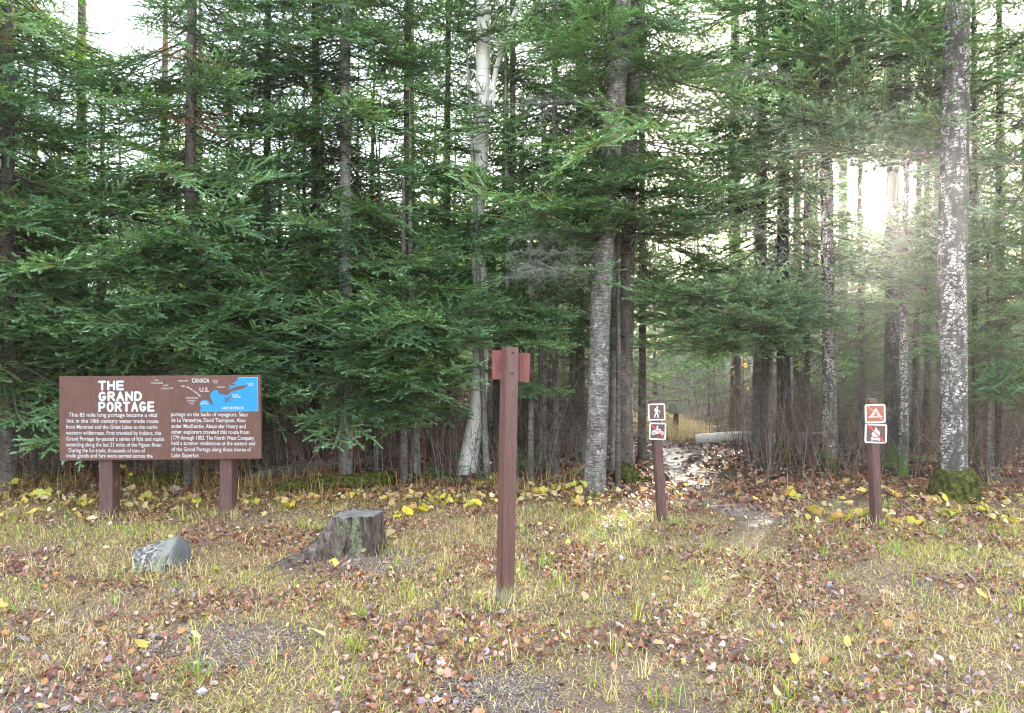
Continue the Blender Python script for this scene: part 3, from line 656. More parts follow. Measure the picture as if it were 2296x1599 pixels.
# ------------------------------------------------------------- fir foliage
Z3 = np.array([0, 0, 1.0])
def unit(a): return a / (np.linalg.norm(a, axis=-1, keepdims=True) + 1e-9)
def needles(P0, P1, up, tipf, rng, sp, ln, wd):
    """needles along every twig P0..P1 (m,3); up (m,3) normal of the spray; tipf (m,) 0 inner .. 1 tip"""
    L = np.linalg.norm(P1 - P0, axis=1); cnt = np.maximum(2, (L / sp).astype(int)) * 2
    idx = np.repeat(np.arange(len(P0)), cnt); N = len(idx)
    st_ = np.concatenate([[0], np.cumsum(cnt)[:-1]]); k = np.arange(N) - np.repeat(st_, cnt)
    t = (k + rng.random(N)) / cnt[idx]; side = np.where(k % 2 == 0, 1.0, -1.0)
    ax = unit(P1 - P0)[idx]; n = up[idx]; pr = unit(np.cross(ax, n)) * side[:, None]
    lift = rng.uniform(-0.1, 0.9, N)[:, None]
    d = unit(ax * rng.uniform(0.35, 0.8, N)[:, None] + pr * 0.85 + n * lift)
    b = P0[idx] + (P1 - P0)[idx] * t[:, None]
    l = (ln * rng.uniform(0.7, 1.1, N) * (1 - 0.35 * np.clip(t * 1.2 - 0.5, 0, 1)))[:, None]
    w = ax * wd * 0.5
    V = np.stack([b - w, b + w, b + d * l], 1).reshape(-1, 3)
    T = np.arange(3 * N).reshape(-1, 3)
    tf = tipf[idx]
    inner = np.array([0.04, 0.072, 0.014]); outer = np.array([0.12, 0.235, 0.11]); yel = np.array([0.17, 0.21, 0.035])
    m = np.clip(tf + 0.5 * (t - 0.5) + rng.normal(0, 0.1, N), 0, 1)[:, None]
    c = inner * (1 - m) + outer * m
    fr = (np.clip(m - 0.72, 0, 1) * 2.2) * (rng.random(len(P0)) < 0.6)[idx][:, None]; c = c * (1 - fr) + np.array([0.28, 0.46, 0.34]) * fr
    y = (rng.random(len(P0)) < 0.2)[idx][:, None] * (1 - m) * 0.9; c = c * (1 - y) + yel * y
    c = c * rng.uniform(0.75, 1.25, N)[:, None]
    C = np.repeat(c, 3, axis=0)
    return V, T, C
def sticks(P0, P1, r0, r1, col):
    """three-sided twigs, all at once"""
    ax = unit(P1 - P0); a = unit(np.cross(ax, np.array([0.31, 0.22, 0.93]))); b = np.cross(ax, a); V = []
    for P_, r in ((P0, r0), (P1, r1)):
        for th in (0, 2.094, 4.189):
            V.append(P_ + (a * math.cos(th) + b * math.sin(th)) * np.asarray(r).reshape(-1, 1))
    m = len(P0); V = np.stack(V, 1).reshape(-1, 3); q = np.arange(m)[:, None] * 6
    T = np.concatenate([q + np.array(t) for t in ((0, 1, 4), (0, 4, 3), (1, 2, 5), (1, 5, 4), (2, 0, 3), (2, 3, 5))])
    return V, T, np.tile(np.array(col), (len(V), 1))
def axis_curve(L, n, droop, tipup, rng, sway=0.05):
    t = np.linspace(0, 1, n); x = L * t; z = L * (-droop * t ** 1.3 + tipup * t ** 3)
    y = L * sway * np.sin(t * 3 + rng.random() * 6) * t
    return np.stack([x, y, z], 1)
def branch(rng, L=1.5, sp=0.0052, ln=0.023, wd=0.0075, step=0.06, sub=0.055, bare=0.14, droop=0.2, tipup=0.2, wide=0.42, dead=0.0, substart=0.1):
    A = axis_curve(L, 14, droop, tipup, rng); tt = np.linspace(0, 1, 14)
    at = lambda t: np.array([np.interp(t, tt, A[:, i]) for i in range(3)])
    S0, S1, SU, TF = [], [], [], []; W0, W1, R0 = [], [], []
    n = int(L * (1 - bare) / step); side = 1
    for i in range(n):
        t = bare + (1 - bare) * (i + rng.random() * 0.6) / n; side = -side
        if rng.random() < dead: continue
        l = L * wide * (math.sin(PI * min(1, 0.16 + t * 0.84)) ** 0.75) * (1 - 0.35 * t) * rng.uniform(0.55, 1.15) + 0.03
        p = at(t); ax = unit(at(min(1, t + 0.03)) - at(t - 0.03)); ang = math.radians(rng.uniform(42, 62) - 12 * t)
        pr = unit(np.cross(Z3, ax)) * side
        d = unit(ax * math.cos(ang) + pr * math.sin(ang) + Z3 * rng.normal(0.0, 0.15))
        up = unit(Z3 + rng.normal(0, 0.3, 3)); up = unit(up - d * np.dot(up, d))
        e = p + d * l; mid = p + d * l * 0.55 + Z3 * rng.normal(0, 0.02) * l; e = e + Z3 * (0.04 * l + rng.normal(0, 0.06) * l)
        W0 += [p, mid]; W1 += [mid, e]; R0 += [0.004, 0.0028]
        tf = 0.35 + 0.65 * t
        S0.append(p + (mid - p) * substart); S1.append(mid); SU.append(up); TF.append(tf * 0.45)
        S0.append(mid); S1.append(e); SU.append(up); TF.append(tf)
        m = int(l / sub); s2 = 1
        for j in range(1, m):
            q = j / m; s2 = -s2
            if rng.random() < 0.08: continue
            pp = p + (mid - p) * (q / 0.55) if q < 0.55 else mid + (e - mid) * ((q - 0.55) / 0.45)
            l2 = min(0.15, l * 0.4) * (1.05 - q) * rng.uniform(0.6, 1.2) + 0.02
            pr2 = np.cross(up, d) * s2; d2 = unit(d * 0.72 + pr2 * 0.72 + up * rng.normal(0.12, 0.22))
            S0.append(pp); S1.append(pp + d2 * l2); SU.append(unit(up + rng.normal(0, 0.2, 3))); TF.append(min(1, tf * (0.55 + 0.5 * q)))
    for i in range(13):
        if tt[i] >= bare: S0.append(A[i]); S1.append(A[i + 1]); SU.append(Z3.copy()); TF.append(0.3 + 0.7 * tt[i])
    S0, S1, SU, TF = map(np.array, (S0, S1, SU, TF))
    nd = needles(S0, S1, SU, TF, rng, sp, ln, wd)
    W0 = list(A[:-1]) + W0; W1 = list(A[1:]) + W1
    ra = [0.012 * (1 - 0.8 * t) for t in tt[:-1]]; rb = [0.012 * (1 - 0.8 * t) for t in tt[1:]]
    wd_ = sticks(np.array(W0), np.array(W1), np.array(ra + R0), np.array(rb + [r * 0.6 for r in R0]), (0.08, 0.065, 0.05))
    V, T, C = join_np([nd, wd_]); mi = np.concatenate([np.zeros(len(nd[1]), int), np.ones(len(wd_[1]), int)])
    return V, T, C, mi
def bare_branch(rng, L=1.2, droop=0.3, step=0.07, col=(0.1, 0.09, 0.075), fuzz=0.35, r=0.009):
    A = axis_curve(L, 12, droop, droop * 0.5, rng, 0.1); tt = np.linspace(0, 1, 12); W0 = list(A[:-1]); W1 = list(A[1:])
    ra = [r * (1 - 0.8 * t) for t in tt[:-1]]; rb = [r * (1 - 0.8 * t) for t in tt[1:]]; side = 1
    for t in np.arange(0.15, 1, step / L):
        side = -side; p = np.array([np.interp(t, tt, A[:, i]) for i in range(3)]); l = L * 0.4 * (1 - 0.5 * t) * rng.uniform(0.3, 1.1)
        d = unit(np.array([rng.uniform(0.4, 1), side * rng.uniform(0.5, 1), rng.normal(-0.12, 0.3)])); m = p + d * l * 0.5; d2 = unit(d + rng.normal(0, 0.25, 3)); e = m + d2 * l * 0.5
        W0 += [p, m]; W1 += [m, e]; ra += [0.0042, 0.003]; rb += [0.003, 0.0015]
        for k in range(int(6 * fuzz * 2)):
            q = rng.random(); pp = p + (e - p) * q; f = pp + unit(rng.normal(0, 1, 3) + d * 0.8) * rng.uniform(0.03, 0.16)
            W0.append(pp); W1.append(f); ra.append(0.0022); rb.append(0.0008)
    return sticks(np.array(W0), np.array(W1), np.array(ra), np.array(rb), col)
rg = np.random.default_rng(11)
NEAR = []
for L, kw in ((1.5, {}), (1.5, dict(wide=0.5, droop=0.2)), (1.5, dict(wide=0.36, droop=0.1, dead=0.1)), (1.5, dict(wide=0.46, droop=0.24, tipup=0.2, bare=0.3)), (1.5, dict(wide=0.55, bare=0.1, droop=0.14)), (1.5, dict(wide=0.4, bare=0.45, droop=0.2, dead=0.15))):
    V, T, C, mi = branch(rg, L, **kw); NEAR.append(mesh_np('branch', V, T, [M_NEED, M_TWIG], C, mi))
V, T, C, mi = branch(rg, 1.3, dead=0.25, sub=0.06, sp=0.012); C = C * 0 + np.array([0.2, 0.07, 0.03]) * rg.uniform(0.6, 1.3, (len(C), 1))
RUST = mesh_np('branch', V, T, [M_NEED, M_TWIG], C, mi)
BARE = []
for k in range(4):
    V, T, C = bare_branch(rg, 1.3, 0.25 + 0.1 * k); BARE.append(mesh_np('dead_branch', V, T, M_TWIG))
LICH = []
for k in range(3):
    V, T, C = bare_branch(rg, 1.4, 0.2, 0.04, fuzz=1.0, r=0.011); LICH.append(mesh_np('dead_branch', V, T, M_LICHEN))

# shafts of open air through which the sun reaches the camera and the bright patches on the ground
SHAFT = [(Vector((0, 0, EYE)), 0.04, 0.035)]
for u, v, r in ((1480, 1385, .3), (1680, 1215, .2), (1590, 1085, .35), (1650, 1140, .3), (2230, 1290, .25), (1530, 1030, .25)):
    SHAFT.append((G(u, v), r, 0.0))
def blocked(p, pad=0.0):
    for o, r, k in SHAFT:
        w = p - o; s = w.dot(SUN)
        if s > 0 and (w - SUN * s).length < r + k * s + pad: return True
    return False
def branch_ok(loc, az, L, pitch, pad=0.0):
    for t in (0.3, 0.6, 0.9):
        q = loc + Vector((math.cos(az) * math.cos(pitch), math.sin(az) * math.cos(pitch), -math.sin(pitch) - 0.1)) * (L * t)
        if blocked(q, pad): return False
    return True
BCOUNT = 0
# openings in the leaf wall: the notch of open sky, and the white birch standing clear
GAPS = [(195, 300, -400, 120, 30, 1.0), (1058, 1108, -100, 250, 9.9, .95), (1058, 1100, 310, 380, 9.9, .8), (1050, 1095, 440, 520, 9.9, .9), (1330, 1420, 200, 320, 8.6, .7), (1310, 1370, 700, 1100, 8.6, .9)]
def in_gap(loc, az, L, pitch, rng):
    for t in (0.35, 0.65, 0.95):
        q = loc + Vector((math.cos(az) * math.cos(pitch), math.sin(az) * math.cos(pitch), -math.sin(pitch) - 0.1)) * (L * t)
        u = 1148 + F * q.x / q.y; v = 799.5 - F * (q.z - EYE) / q.y
        for g in GAPS:
            if g[0] <= u <= g[1] and g[2] <= v <= g[3] and q.y < g[4] and rng.random() < g[5]: return True
    return False
def put_branch(tree, tl, z, loc, az, L, pitch, me, name='branch', L0=1.5, roll=0.0):
    global BCOUNT
    o = bpy.data.objects.new(name, me); COL.objects.link(o); o.parent = tree
    o.matrix_local = Matrix.Translation(loc) @ Matrix.Rotation(az, 4, 'Z') @ Matrix.Rotation(pitch, 4, 'Y') @ Matrix.Rotation(roll, 4, 'X') @ Matrix.Scale(L / L0, 4)
    BCOUNT += 1; return o
def trunk_curve(pix, d, ground_uv=None, zt=None):
    """world points of a trunk seen through these picture points, all at distance d"""
    pts = [P(u, v, d) for u, v in pix]
    return pts
def make_tree(name, cat, pix, mat, label, group=None, flare=1.35, Htop=9.0, parts=True, moss=0.0):
    """pix: (u, v, width px) from the foot up; the tree goes on above the frame to Htop"""
    b = G(pix[0][0], pix[0][1]); d = b.y; pts = [Vector((0, 0, -0.08))]; rad = [pix[0][2] / F * d / 2 * flare]
    w0 = pix[0][2] / F * d / 2
    for i, (u, v, w) in enumerate(pix[0:]):
        q = P(u, v, d) - b; q.y = 0
        if i == 0: q = Vector((0, 0, 0.02)); pts.append(q); rad.append(w0 * (1 + (flare - 1) * 0.7)); pts.append(Vector((0, 0, 0.12))); rad.append(w0 * (1 + (flare - 1) * .3)); continue
        pts.append(q); rad.append(w / F * d / 2)
    top = pts[-1]; dr = (pts[-1] - pts[-2]).normalized()
    if Htop > top.z:
        k = (Htop - top.z); pts.append(top + Vector((dr.x * k * 0.6, 0, k))); rad.append(rad[-1] * max(0.15, 1 - k / (Htop * 1.1)))
    pts = sorted(zip([p.z for p in pts], range(len(pts)), pts, rad)); pts_, rad_ = [p[2] for p in pts], [p[3] for p in pts]
    X, R = resample(pts_, rad_, 0.16)
    e = empty(name, b, label, cat, group)
    for i in range(len(X)):        # slight natural crookedness
        X[i, 1] += 0.04 * noise.noise(Vector((b.x * 3, 1, X[i, 2] * 0.6))) * min(1, X[i, 2])
    V, T = tube(X, R, 18, 0.07, b.x, True)
    link('trunk', mesh_np('trunk', V, T, mat, smooth=True), e)
    tl = lambda z: Vector((float(np.interp(z, X[:, 2], X[:, 0])), float(np.interp(z, X[:, 2], X[:, 1])), z))
    return e, tl, b
def crown(e, tl, b, z0, z1, Lm, n, rng, az=None, dens=None, bare_to=None, nbare=0, bareset=None, Ltop=None, pitch=(-0.05, 0.5), rust=0.02, keep=None, pad=0.0, thin=0.0):
    for k in range(n):
        z = z0 + (z1 - z0) * ((k + rng.random()) / n)
        if z > 3.3 and rng.random() < thin: continue
        a_ = rng.uniform(0, 2 * PI) if az is None else math.radians(rng.normal(az[0], az[1]))
        q = (z - z0) / (z1 - z0); L = (Lm + ((Ltop or Lm * 0.6) - Lm) * q) * rng.uniform(0.65, 1.2); pt = rng.uniform(*pitch)
        loc = tl(z)
        if not branch_ok(b + loc, a_, L, pt, pad) or in_gap(b + loc, a_, L, pt, rng): continue
        if keep and not keep(b + loc + Vector((math.cos(a_), math.sin(a_), -0.2)) * L * 0.6): continue
        me = RUST if rng.random() < rust else NEAR[rng.integers(len(NEAR))]
        put_branch(e, tl, z, loc, a_, L, pt, me, roll=rng.normal(0, 0.22))
    for k in range(nbare):
        z = 0.7 + (bare_to - 0.7) * (k + rng.random()) / nbare; a_ = rng.uniform(0, 2 * PI); L = rng.uniform(0.4, 1.3)
        loc = tl(z)
        if not branch_ok(b + loc, a_, L * 0.5, 0.1): continue
        s = bareset or BARE; put_branch(e, tl, z, loc, a_, L, rng.uniform(-0.1, 0.4), s[rng.integers(len(s))], 'dead_branch', 1.3)

# ------------------------------------------------------------- the trees at the forest edge
r_ = np.random.default_rng(5)
def toward(u_lo, u_hi, v_lo=-400, v_hi=1600):
    def f(p):
        u = 1148 + F * p.x / p.y; v = 799.5 - F * (p.z - EYE) / p.y
        return u_lo <= u <= u_hi and v_lo <= v <= v_hi
    return f
# big trees with clear trunks
e, tl, b = make_tree('birch_tree', 'tree', [(2137, 1118, 55), (2137, 1000, 55), (2138, 800, 55), (2137, 600, 58), (2137, 400, 58), (2143, 200, 55), (2146, 0, 49)], M_FLAKY,
    'thickest pale flaky trunk on the right with a mossy foot', Htop=12, flare=1.2)
X, R = resample([(0, 0, -.05), (0, 0, .1), (0.01, 0, .25), (0.0, 0, .34)], [.29, .255, .225, .17], .03); V, T = tube(X, R, 40, 0.25, 3)
V = V + np.array([[0.03 * noise.noise(Vector(v * 14)) for _ in range(1)] * 3 for v in V]); mo = link('moss', mesh_np('moss', V, T, M_MOSS, smooth=True), e)
crown(e, tl, b, 5.2, 10, 1.7, 24, r_)
e, tl, b = make_tree('birch_tree', 'tree', [(1334, 1106, 47), (1337, 1000, 47), (1343, 850, 44), (1345, 700, 46), (1354, 560, 42), (1365, 450, 40), (1372, 300, 44), (1385, 180, 42), (1396, 0, 36)], M_GREYB,
    'big grey birch trunk just left of the trail, its bark ringed with fine lines', Htop=10, flare=1.15)
for z, a_, L in ((4.6, 178, 1.2), (4.5, 0, 1.6), (4.9, -8, 1.8), (3.15, -5, 1.7), (3.0, 200, 1.1), (2.55, 195, 1.2), (2.6, 225, 1.3), (2.8, 210, 1.2), (3.3, 215, 1.0)):
    put_branch(e, tl, z, tl(z), math.radians(a_), L, -0.05, LICH[r_.integers(3)], 'dead_branch', 1.4)
crown(e, tl, b, 3.0, 8.6, 1.9, 90, r_, bare_to=3.2, nbare=6, rust=0.04)
e, tl, b = make_tree('fir_tree', 'tree', [(1404, 1082, 34), (1402, 1000, 34), (1402, 800, 33), (1408, 600, 31), (1412, 400, 30), (1418, 250, 28)], M_BROWN,
    'darker grey trunk with mossy flared foot standing right behind the big grey birch', flare=1.7, Htop=11)
X, R = resample([(0, 0, -.05), (0, 0, .1), (0, 0, .3)], [.19, .15, .105], .04); V, T = tube(X, R, 20, 0.2, 8); link('moss', mesh_np('moss', V, T, M_MOSS, smooth=True), e)
crown(e, tl, b, 2.7, 10, 1.5, 40, r_, bare_to=3.5, nbare=14)
e, tl, b = make_tree('birch_tree', 'tree', [(1046, 1062, 42), (1052, 1010, 41), (1072, 930, 36), (1079, 800, 34), (1078, 650, 33), (1068, 520, 32), (1076, 420, 32), (1082, 250, 33), (1085, 0, 32)], M_BIRCH,
    'tall white birch trunk curving out at its foot', Htop=12, flare=1.15)
X, R = resample([P(1103, 250, b.y) - b, P(1108, 170, b.y) - b, P(1122, 120, b.y) - b, P(1146, 50, b.y) - b, P(1175, -20, b.y) - b], [.03, .035, .04, .04, .03], .1)
V, T = tube(X, R, 10, .1); link('limb', mesh_np('limb', V, T, M_BIRCH, smooth=True), e)
X, R = resample([P(1122, 120, b.y) - b, P(1112, 95, b.y) - b, P(1108, 80, b.y) - b], [.03, .025, .015], .1)
V, T = tube(X, R, 10, .1); link('limb', mesh_np('limb', V, T, M_BIRCH, smooth=True), e)
crown(e, tl, b, 7.5, 11, 1.2, 8, r_)
def dark(pix, mat, label, z0, z1, Lm, n, nb=14, bt=3.0, Htop=9, **k):
    fl = k.pop('flare', 1.3); nm = k.pop('name', 'fir_tree')
    e, tl, b = make_tree(nm, 'tree', pix, mat, label, flare=fl, Htop=Htop); crown(e, tl, b, z0, z1, Lm, n, r_, bare_to=bt, nbare=nb, **k); return e, tl, b
e, tl, b = dark([(1761, 1037, 34), (1758, 900, 30), (1756, 700, 28), (1756, 400, 26), (1757, 150, 24), (1757, 0, 22)], M_BLACK, 'black-barked trunk with a green mossy foot right of the trail', 3.6, 9, 1.9, 56, 26, 4.2, flare=1.7)
X, R = resample([(0, 0, -.05), (0, 0, .12), (0, 0, .45)], [.2, .16, .115], .05); V, T = tube(X, R, 18, 0.15, 5); link('moss', mesh_np('moss', V, T, M_MOSS, smooth=True), e)
dark([(1812, 1045, 15), (1810, 900, 14), (1808, 600, 12), (1806, 300, 11)], M_BROWN, 'slender dark trunk between the black-barked trunk and the pale flaky one', 3.4, 8.0, 1.4, 44, 22, 4.2, 9)
e, tl, b = dark([(1860, 1062, 32), (1859, 900, 30), (1857, 700, 27), (1852, 400, 27), (1848, 200, 26), (1845, 0, 24)], M_MID, 'pale flaky trunk with mossy foot left of the no campfires sign', 4.0, 9.5, 1.9, 54, 24, 4.6, 11)
X, R = resample([(0, 0, -.05), (0, 0, .12), (0, 0, .22)], [.14, .13, .11], .04); V, T = tube(X, R, 18, 0.2, 5); link('moss', mesh_np('moss', V, T, M_MOSS, smooth=True), e)
dark([(1998, 1048, 32), (1999, 850, 30), (2000, 600, 28), (2003, 300, 27), (2008, 180, 24)], M_BLACK, 'dark blackish trunk right behind the tent sign', 4.4, 9.5, 1.9, 44, 26, 4.6, 10)
dark([(2024, 1078, 20), (2026, 900, 18), (2028, 600, 15), (2034, 200, 13)], M_MID, 'slim pale trunk just right of the tent sign', 4.6, 9, 1.3, 40, 22, 5, 10)
dark([(2050, 1040, 15), (2054, 800, 14), (2060, 500, 12), (2064, 150, 11)], M_BROWN, 'slim brown trunk between the tent sign and the thickest pale trunk', 3.4, 9, 1.4, 50, 30, 5, 10)
dark([(2190, 1060, 14), (2186, 800, 12), (2184, 400, 10)], M_BROWN, 'thin dark trunk close behind the right side of the thickest pale trunk', 3.2, 8, 1.5, 44, 26, 4.8, 9)
# firs whose lower sprays hang into the clearing
def fir(u, d, wpx, label, z0, z1, Lm, n, mat=M_GREY, nb=34, bt=2.4, Htop=9, **k):
    n = int(n * 2.3); z0 = z0 - .25; Lm *= 1.12; z1 = min(z1, 7.6); n = int(n * 1.25) if u < 620 else n; k.setdefault('thin', 0.0); k.setdefault('Ltop', Lm * .85)
    v = 799.5 + EYE * F / d
    return dark([(u, v, wpx), (u + 1, 800, wpx * .9), (u - 1, 400, wpx * .8), (u, 0, wpx * .7)], mat, label, z0, z1, Lm, n, nb, bt, Htop, **k)
fir(20, 8.7, 34, 'dense blue-green fir filling the left edge of the picture', 1.5, 8.5, 1.9, 80, M_BROWN, Ltop=1.5)
fir(-190, 9.2, 30, 'broad fir reaching in from beyond the left edge', 1.2, 9, 2.0, 60, M_BROWN)
fir(185, 10.3, 26, 'slim dark fir standing behind the left end of the wooden sign', 1.8, 5.6, 1.5, 40, M_BROWN, Htop=6.2)
fir(430, 9.1, 30, 'tall green fir rising straight behind the wooden sign', 1.45, 8.8, 1.7, 80, M_BROWN, Ltop=1.2)
e, tl, b = fir(775, 9.9, 30, 'fir with a grey trunk behind the stump, its low sprays hanging wide', 1.5, 9, 1.7, 70, M_GREY)
fir(708, 10.8, 24, 'brown-trunked fir behind the left side of the stump', 2.0, 9, 1.5, 50, M_BROWN)
fir(600, 10.2, 20, 'thin fir beside the right end of the wooden sign', 1.9, 8.5, 1.4, 46, M_BROWN)
fir(915, 10.4, 22, 'fir with a slim pinkish grey trunk left of the white birch', 2.1, 8.8, 1.5, 50, M_BROWN)
fir(1005, 11.0, 16, 'slim fir just left of the white birch', 2.3, 8, 1.4, 36, M_BROWN)
fir(1150, 10.5, 18, 'slim dark fir between the white birch and the big grey birch', 2.4, 8.2, 1.5, 44, M_BROWN)
fir(1245, 9.9, 16, 'thin fir left of the big grey birch trunk', 2.2, 7.6, 1.4, 44, M_BROWN)
fir(1300, 11.4, 24, 'dark fir trunk behind the big grey birch', 3.0, 9.6, 1.5, 40, M_BROWN)
fir(1440, 11.6, 18, 'fir overhanging the mouth of the trail', 3.0, 9, 1.8, 54, M_BROWN, nb=2)
fir(2080, 12.0, 16, 'slim fir with sparse low sprays far behind the tent sign', 1.9, 8, 1.6, 30, M_BROWN, nb=20)
fir(1930, 12.6, 15, 'fir deep behind the no campfires sign', 2.0, 7.5, 1.6, 26, M_BROWN, nb=20)
fir(1785, 13.2, 15, 'slim fir behind the black-barked trunk', 2.4, 8, 1.6, 40, M_BROWN, nb=16)
fir(1712, 11.4, 16, 'fir on the right bank of the trail with low spreading sprays', 2.3, 8.6, 1.9, 56, M_BROWN)
fir(2330, 9.4, 26, 'fir whose sprays reach in from the right edge', 1.6, 8.5, 1.8, 46, M_BROWN)
fir(2240, 10.6, 16, 'thin fir near the right edge behind the thickest pale trunk', 1.8, 8, 1.4, 28, M_BROWN)

# low sprays placed where the photograph shows them: each grows from a young fir of its own behind it
def spray_tree(u, d, label, sprays, H_=3.4, w=14, group=None):
    v = 799.5 + EYE * F / d
    e, tl, b = make_tree('young_fir', 'tree', [(u, v, w), (u + 2, 800, w * .85), (u, 799.5 - (H_ - EYE) * F / d + 20, w * .4)], M_BROWN, label, group, Htop=H_, flare=1.2)
    for (su, sv, sd, L) in sprays:            # the tip of each spray as a picture point and distance
        tip = P(su, sv, sd) - b; z = min(H_ - 0.1, max(0.35, tip.z + 0.12 * L + r_.uniform(0, .15))); loc = tl(z); dv = tip - loc
        Lr = dv.length; me = NEAR[r_.integers(len(NEAR))]; az = math.atan2(dv.y, dv.x); pt = math.asin(max(-1, min(1, -dv.z / max(Lr, .01)))) - 0.06
        put_branch(e, tl, z, loc, az, Lr * 1.02, pt, me, roll=r_.normal(0, .1))
        for k in range(3):
            put_branch(e, tl, z, tl(max(.3, z - .07)), az + r_.normal(0, .35), Lr * r_.uniform(.6, .9), pt + r_.normal(0, .08), NEAR[r_.integers(len(NEAR))], roll=r_.normal(0, .15))
    return e
spray_tree(905, 9.4, 'young fir with low sprays fanning out left of the tall post',
    [(700, 735, 8.3, 1), (760, 770, 8.2, 1), (690, 700, 8.4, 1), (820, 700, 8.0, 1), (950, 720, 7.8, 1), (1050, 740, 7.7, 1), (1120, 720, 7.9, 1), (900, 800, 8.1, 1), (1000, 850, 8.0, 1), (880, 640, 8.2, 1),
     (1080, 770, 7.8, 1), (780, 680, 8.2, 1), (640, 790, 8.6, 1), (850, 860, 8.4, .8), (990, 790, 7.9, 1), (930, 580, 8.3, 1), (1010, 560, 8.3, 1), (1100, 640, 8.4, 1), (720, 830, 8.5, 1), (800, 840, 8.4, 1), (1060, 850, 8.3, .8), (940, 880, 8.4, .8), (660, 860, 8.7, .8)], 3.9, 18)
spray_tree(1190, 9.3, 'young fir with pale green sprays behind the tall post',
    [(1180, 700, 8.0, 1), (1250, 760, 8.1, 1), (1290, 720, 8.3, 1), (1060, 690, 8.1, 1), (1200, 780, 8.0, 1), (1130, 740, 7.9, 1), (1230, 640, 8.3, 1), (1140, 600, 8.3, 1), (1280, 880, 8.7, .6), (1190, 880, 8.6, .6)], 3.2, 14)
spray_tree(420, 8.9, 'young fir with bright sprays just above the wooden sign',
    [(300, 740, 8.0, 1), (380, 760, 7.9, 1), (440, 800, 7.8, 1), (520, 800, 7.9, 1), (340, 690, 8.0, 1), (480, 740, 8.0, 1), (560, 820, 8.0, 1), (300, 560, 8.1, 1), (400, 540, 8.0, 1), (500, 600, 8.0, 1), (330, 620, 8.1, 1), (610, 850, 8.2, 1), (680, 900, 8.4, 1)], 3.4, 16)
spray_tree(1725, 10.5, 'young fir whose flat sprays shelter the mouth of the trail',
    [(1480, 740, 8.8, 1), (1540, 700, 8.7, 1), (1400, 690, 8.6, 1), (1620, 740, 8.6, 1), (1700, 700, 8.7, 1), (1780, 730, 8.9, 1), (1860, 740, 9.0, 1), (1550, 770, 8.8, 1), (1690, 760, 8.7, 1), (1440, 640, 8.6, 1), (1600, 650, 8.6, 1), (1760, 660, 8.8, 1), (1820, 700, 9, 1), (1640, 690, 8.5, 1)], 3.0, 13)
spray_tree(75, 9.2, 'young fir with drooping sprays left of the wooden sign',
    [(30, 640, 8.3, 1), (110, 700, 8.2, 1), (60, 780, 8.2, 1), (130, 740, 8.3, 1), (200, 660, 8.3, 1), (20, 900, 8.5, .8), (110, 980, 8.4, .8), (60, 1000, 8.5, .8), (180, 780, 8.3, 1), (150, 600, 8.2, 1), (250, 690, 8.4, 1)], 3.2, 12)
spray_tree(1385, 8.95, 'fir hidden behind the big grey birch, its pale sprays reaching out either side',
    [(1200, 400, 7.9, 1), (1240, 360, 7.9, 1), (1300, 330, 7.9, 1), (1180, 500, 8, 1), (1250, 450, 7.8, 1), (1330, 400, 7.7, 1), (1420, 380, 7.7, 1), (1500, 360, 7.8, 1), (1560, 420, 7.9, 1), (1560, 500, 7.9, 1), (1450, 460, 7.7, 1),
     (1180, 480, 7.8, 1), (1260, 510, 7.8, 1), (1640, 470, 8.1, 1), (1680, 520, 8.2, 1), (1590, 350, 8.1, 1), (1180, 110, 8.2, 1), (1280, 60, 8.1, 1), (1380, 30, 8, 1), (1480, 60, 8.1, 1), (1550, 120, 8.2, 1), (1440, 120, 8, 1), (1230, 160, 8.1, 1)], 6.4, 12)
spray_tree(2130, 9.6, 'fir behind the thickest pale trunk with long sprays sweeping left across the sun',
    [(1640, 300, 9.0, 1), (1760, 290, 8.9, 1), (1850, 240, 8.9, 1), (1700, 200, 9, 1), (1920, 190, 8.9, 1), (1980, 260, 8.8, 1), (2060, 230, 8.9, 1), (2060, 120, 8.9, 1), (1950, 80, 9, 1), (1850, 60, 9, 1), (1760, 80, 9, 1), (2080, 500, 8.8, 1), (2010, 490, 8.9, .8),
     (2220, 300, 8.9, 1), (2280, 180, 8.9, 1), (2240, 80, 8.9, 1), (2290, 400, 9, 1), (1650, 110, 9, 1), (1800, 330, 8.9, 1), (1890, 300, 8.9, 1), (1900, 560, 8.8, .7), (1945, 590, 8.9, .7), (1980, 540, 8.8, .7), (1920, 640, 9, .7), (1990, 620, 8.9, .7), (1960, 680, 9, .7), (1880, 620, 8.9, .7)], 6.6, 10)
spray_tree(2215, 9.3, 'young fir with fresh green sprays at the right edge',
    [(2180, 640, 8.6, 1), (2270, 620, 8.5, 1), (2290, 700, 8.5, 1), (2160, 760, 8.7, .8), (2250, 780, 8.6, .8), (2110, 640, 8.7, 1), (2290, 560, 8.6, 1), (2240, 850, 8.7, .8), (2170, 880, 8.8, .7)], 3.2, 10)
spray_tree(845, 9.5, 'fir seedling with one wide low spray behind the stump', [(790, 900, 8.7, .8), (870, 935, 8.6, .8), (930, 950, 8.6, .8), (820, 960, 8.7, .8), (960, 930, 8.7, .8), (900, 900, 8.7, .8)], 1.6, 8)
def sapling(u, v, h, n, label):
    b = G(u, v); e = empty('fir_sapling', b, label, 'sapling', 'fir saplings on the forest floor')
    V, T = tube([(0, 0, -.03), (.01, 0, h * .5), (0, 0, h)], [.008, .006, .002], 6); link('trunk', mesh_np('trunk', V, T, M_TWIG), e)
    for k in range(n):
        z = h * (0.15 + 0.8 * k / n); put_branch(e, None, z, Vector((0, 0, z)), r_.uniform(0, 6.28), (h * 1.1 * (1 - z / h) + .12), r_.uniform(-.2, .2), NEAR[r_.integers(len(NEAR))])
sapling(1005, 1075, .42, 10, 'small fir sapling at the foot of the white birch')
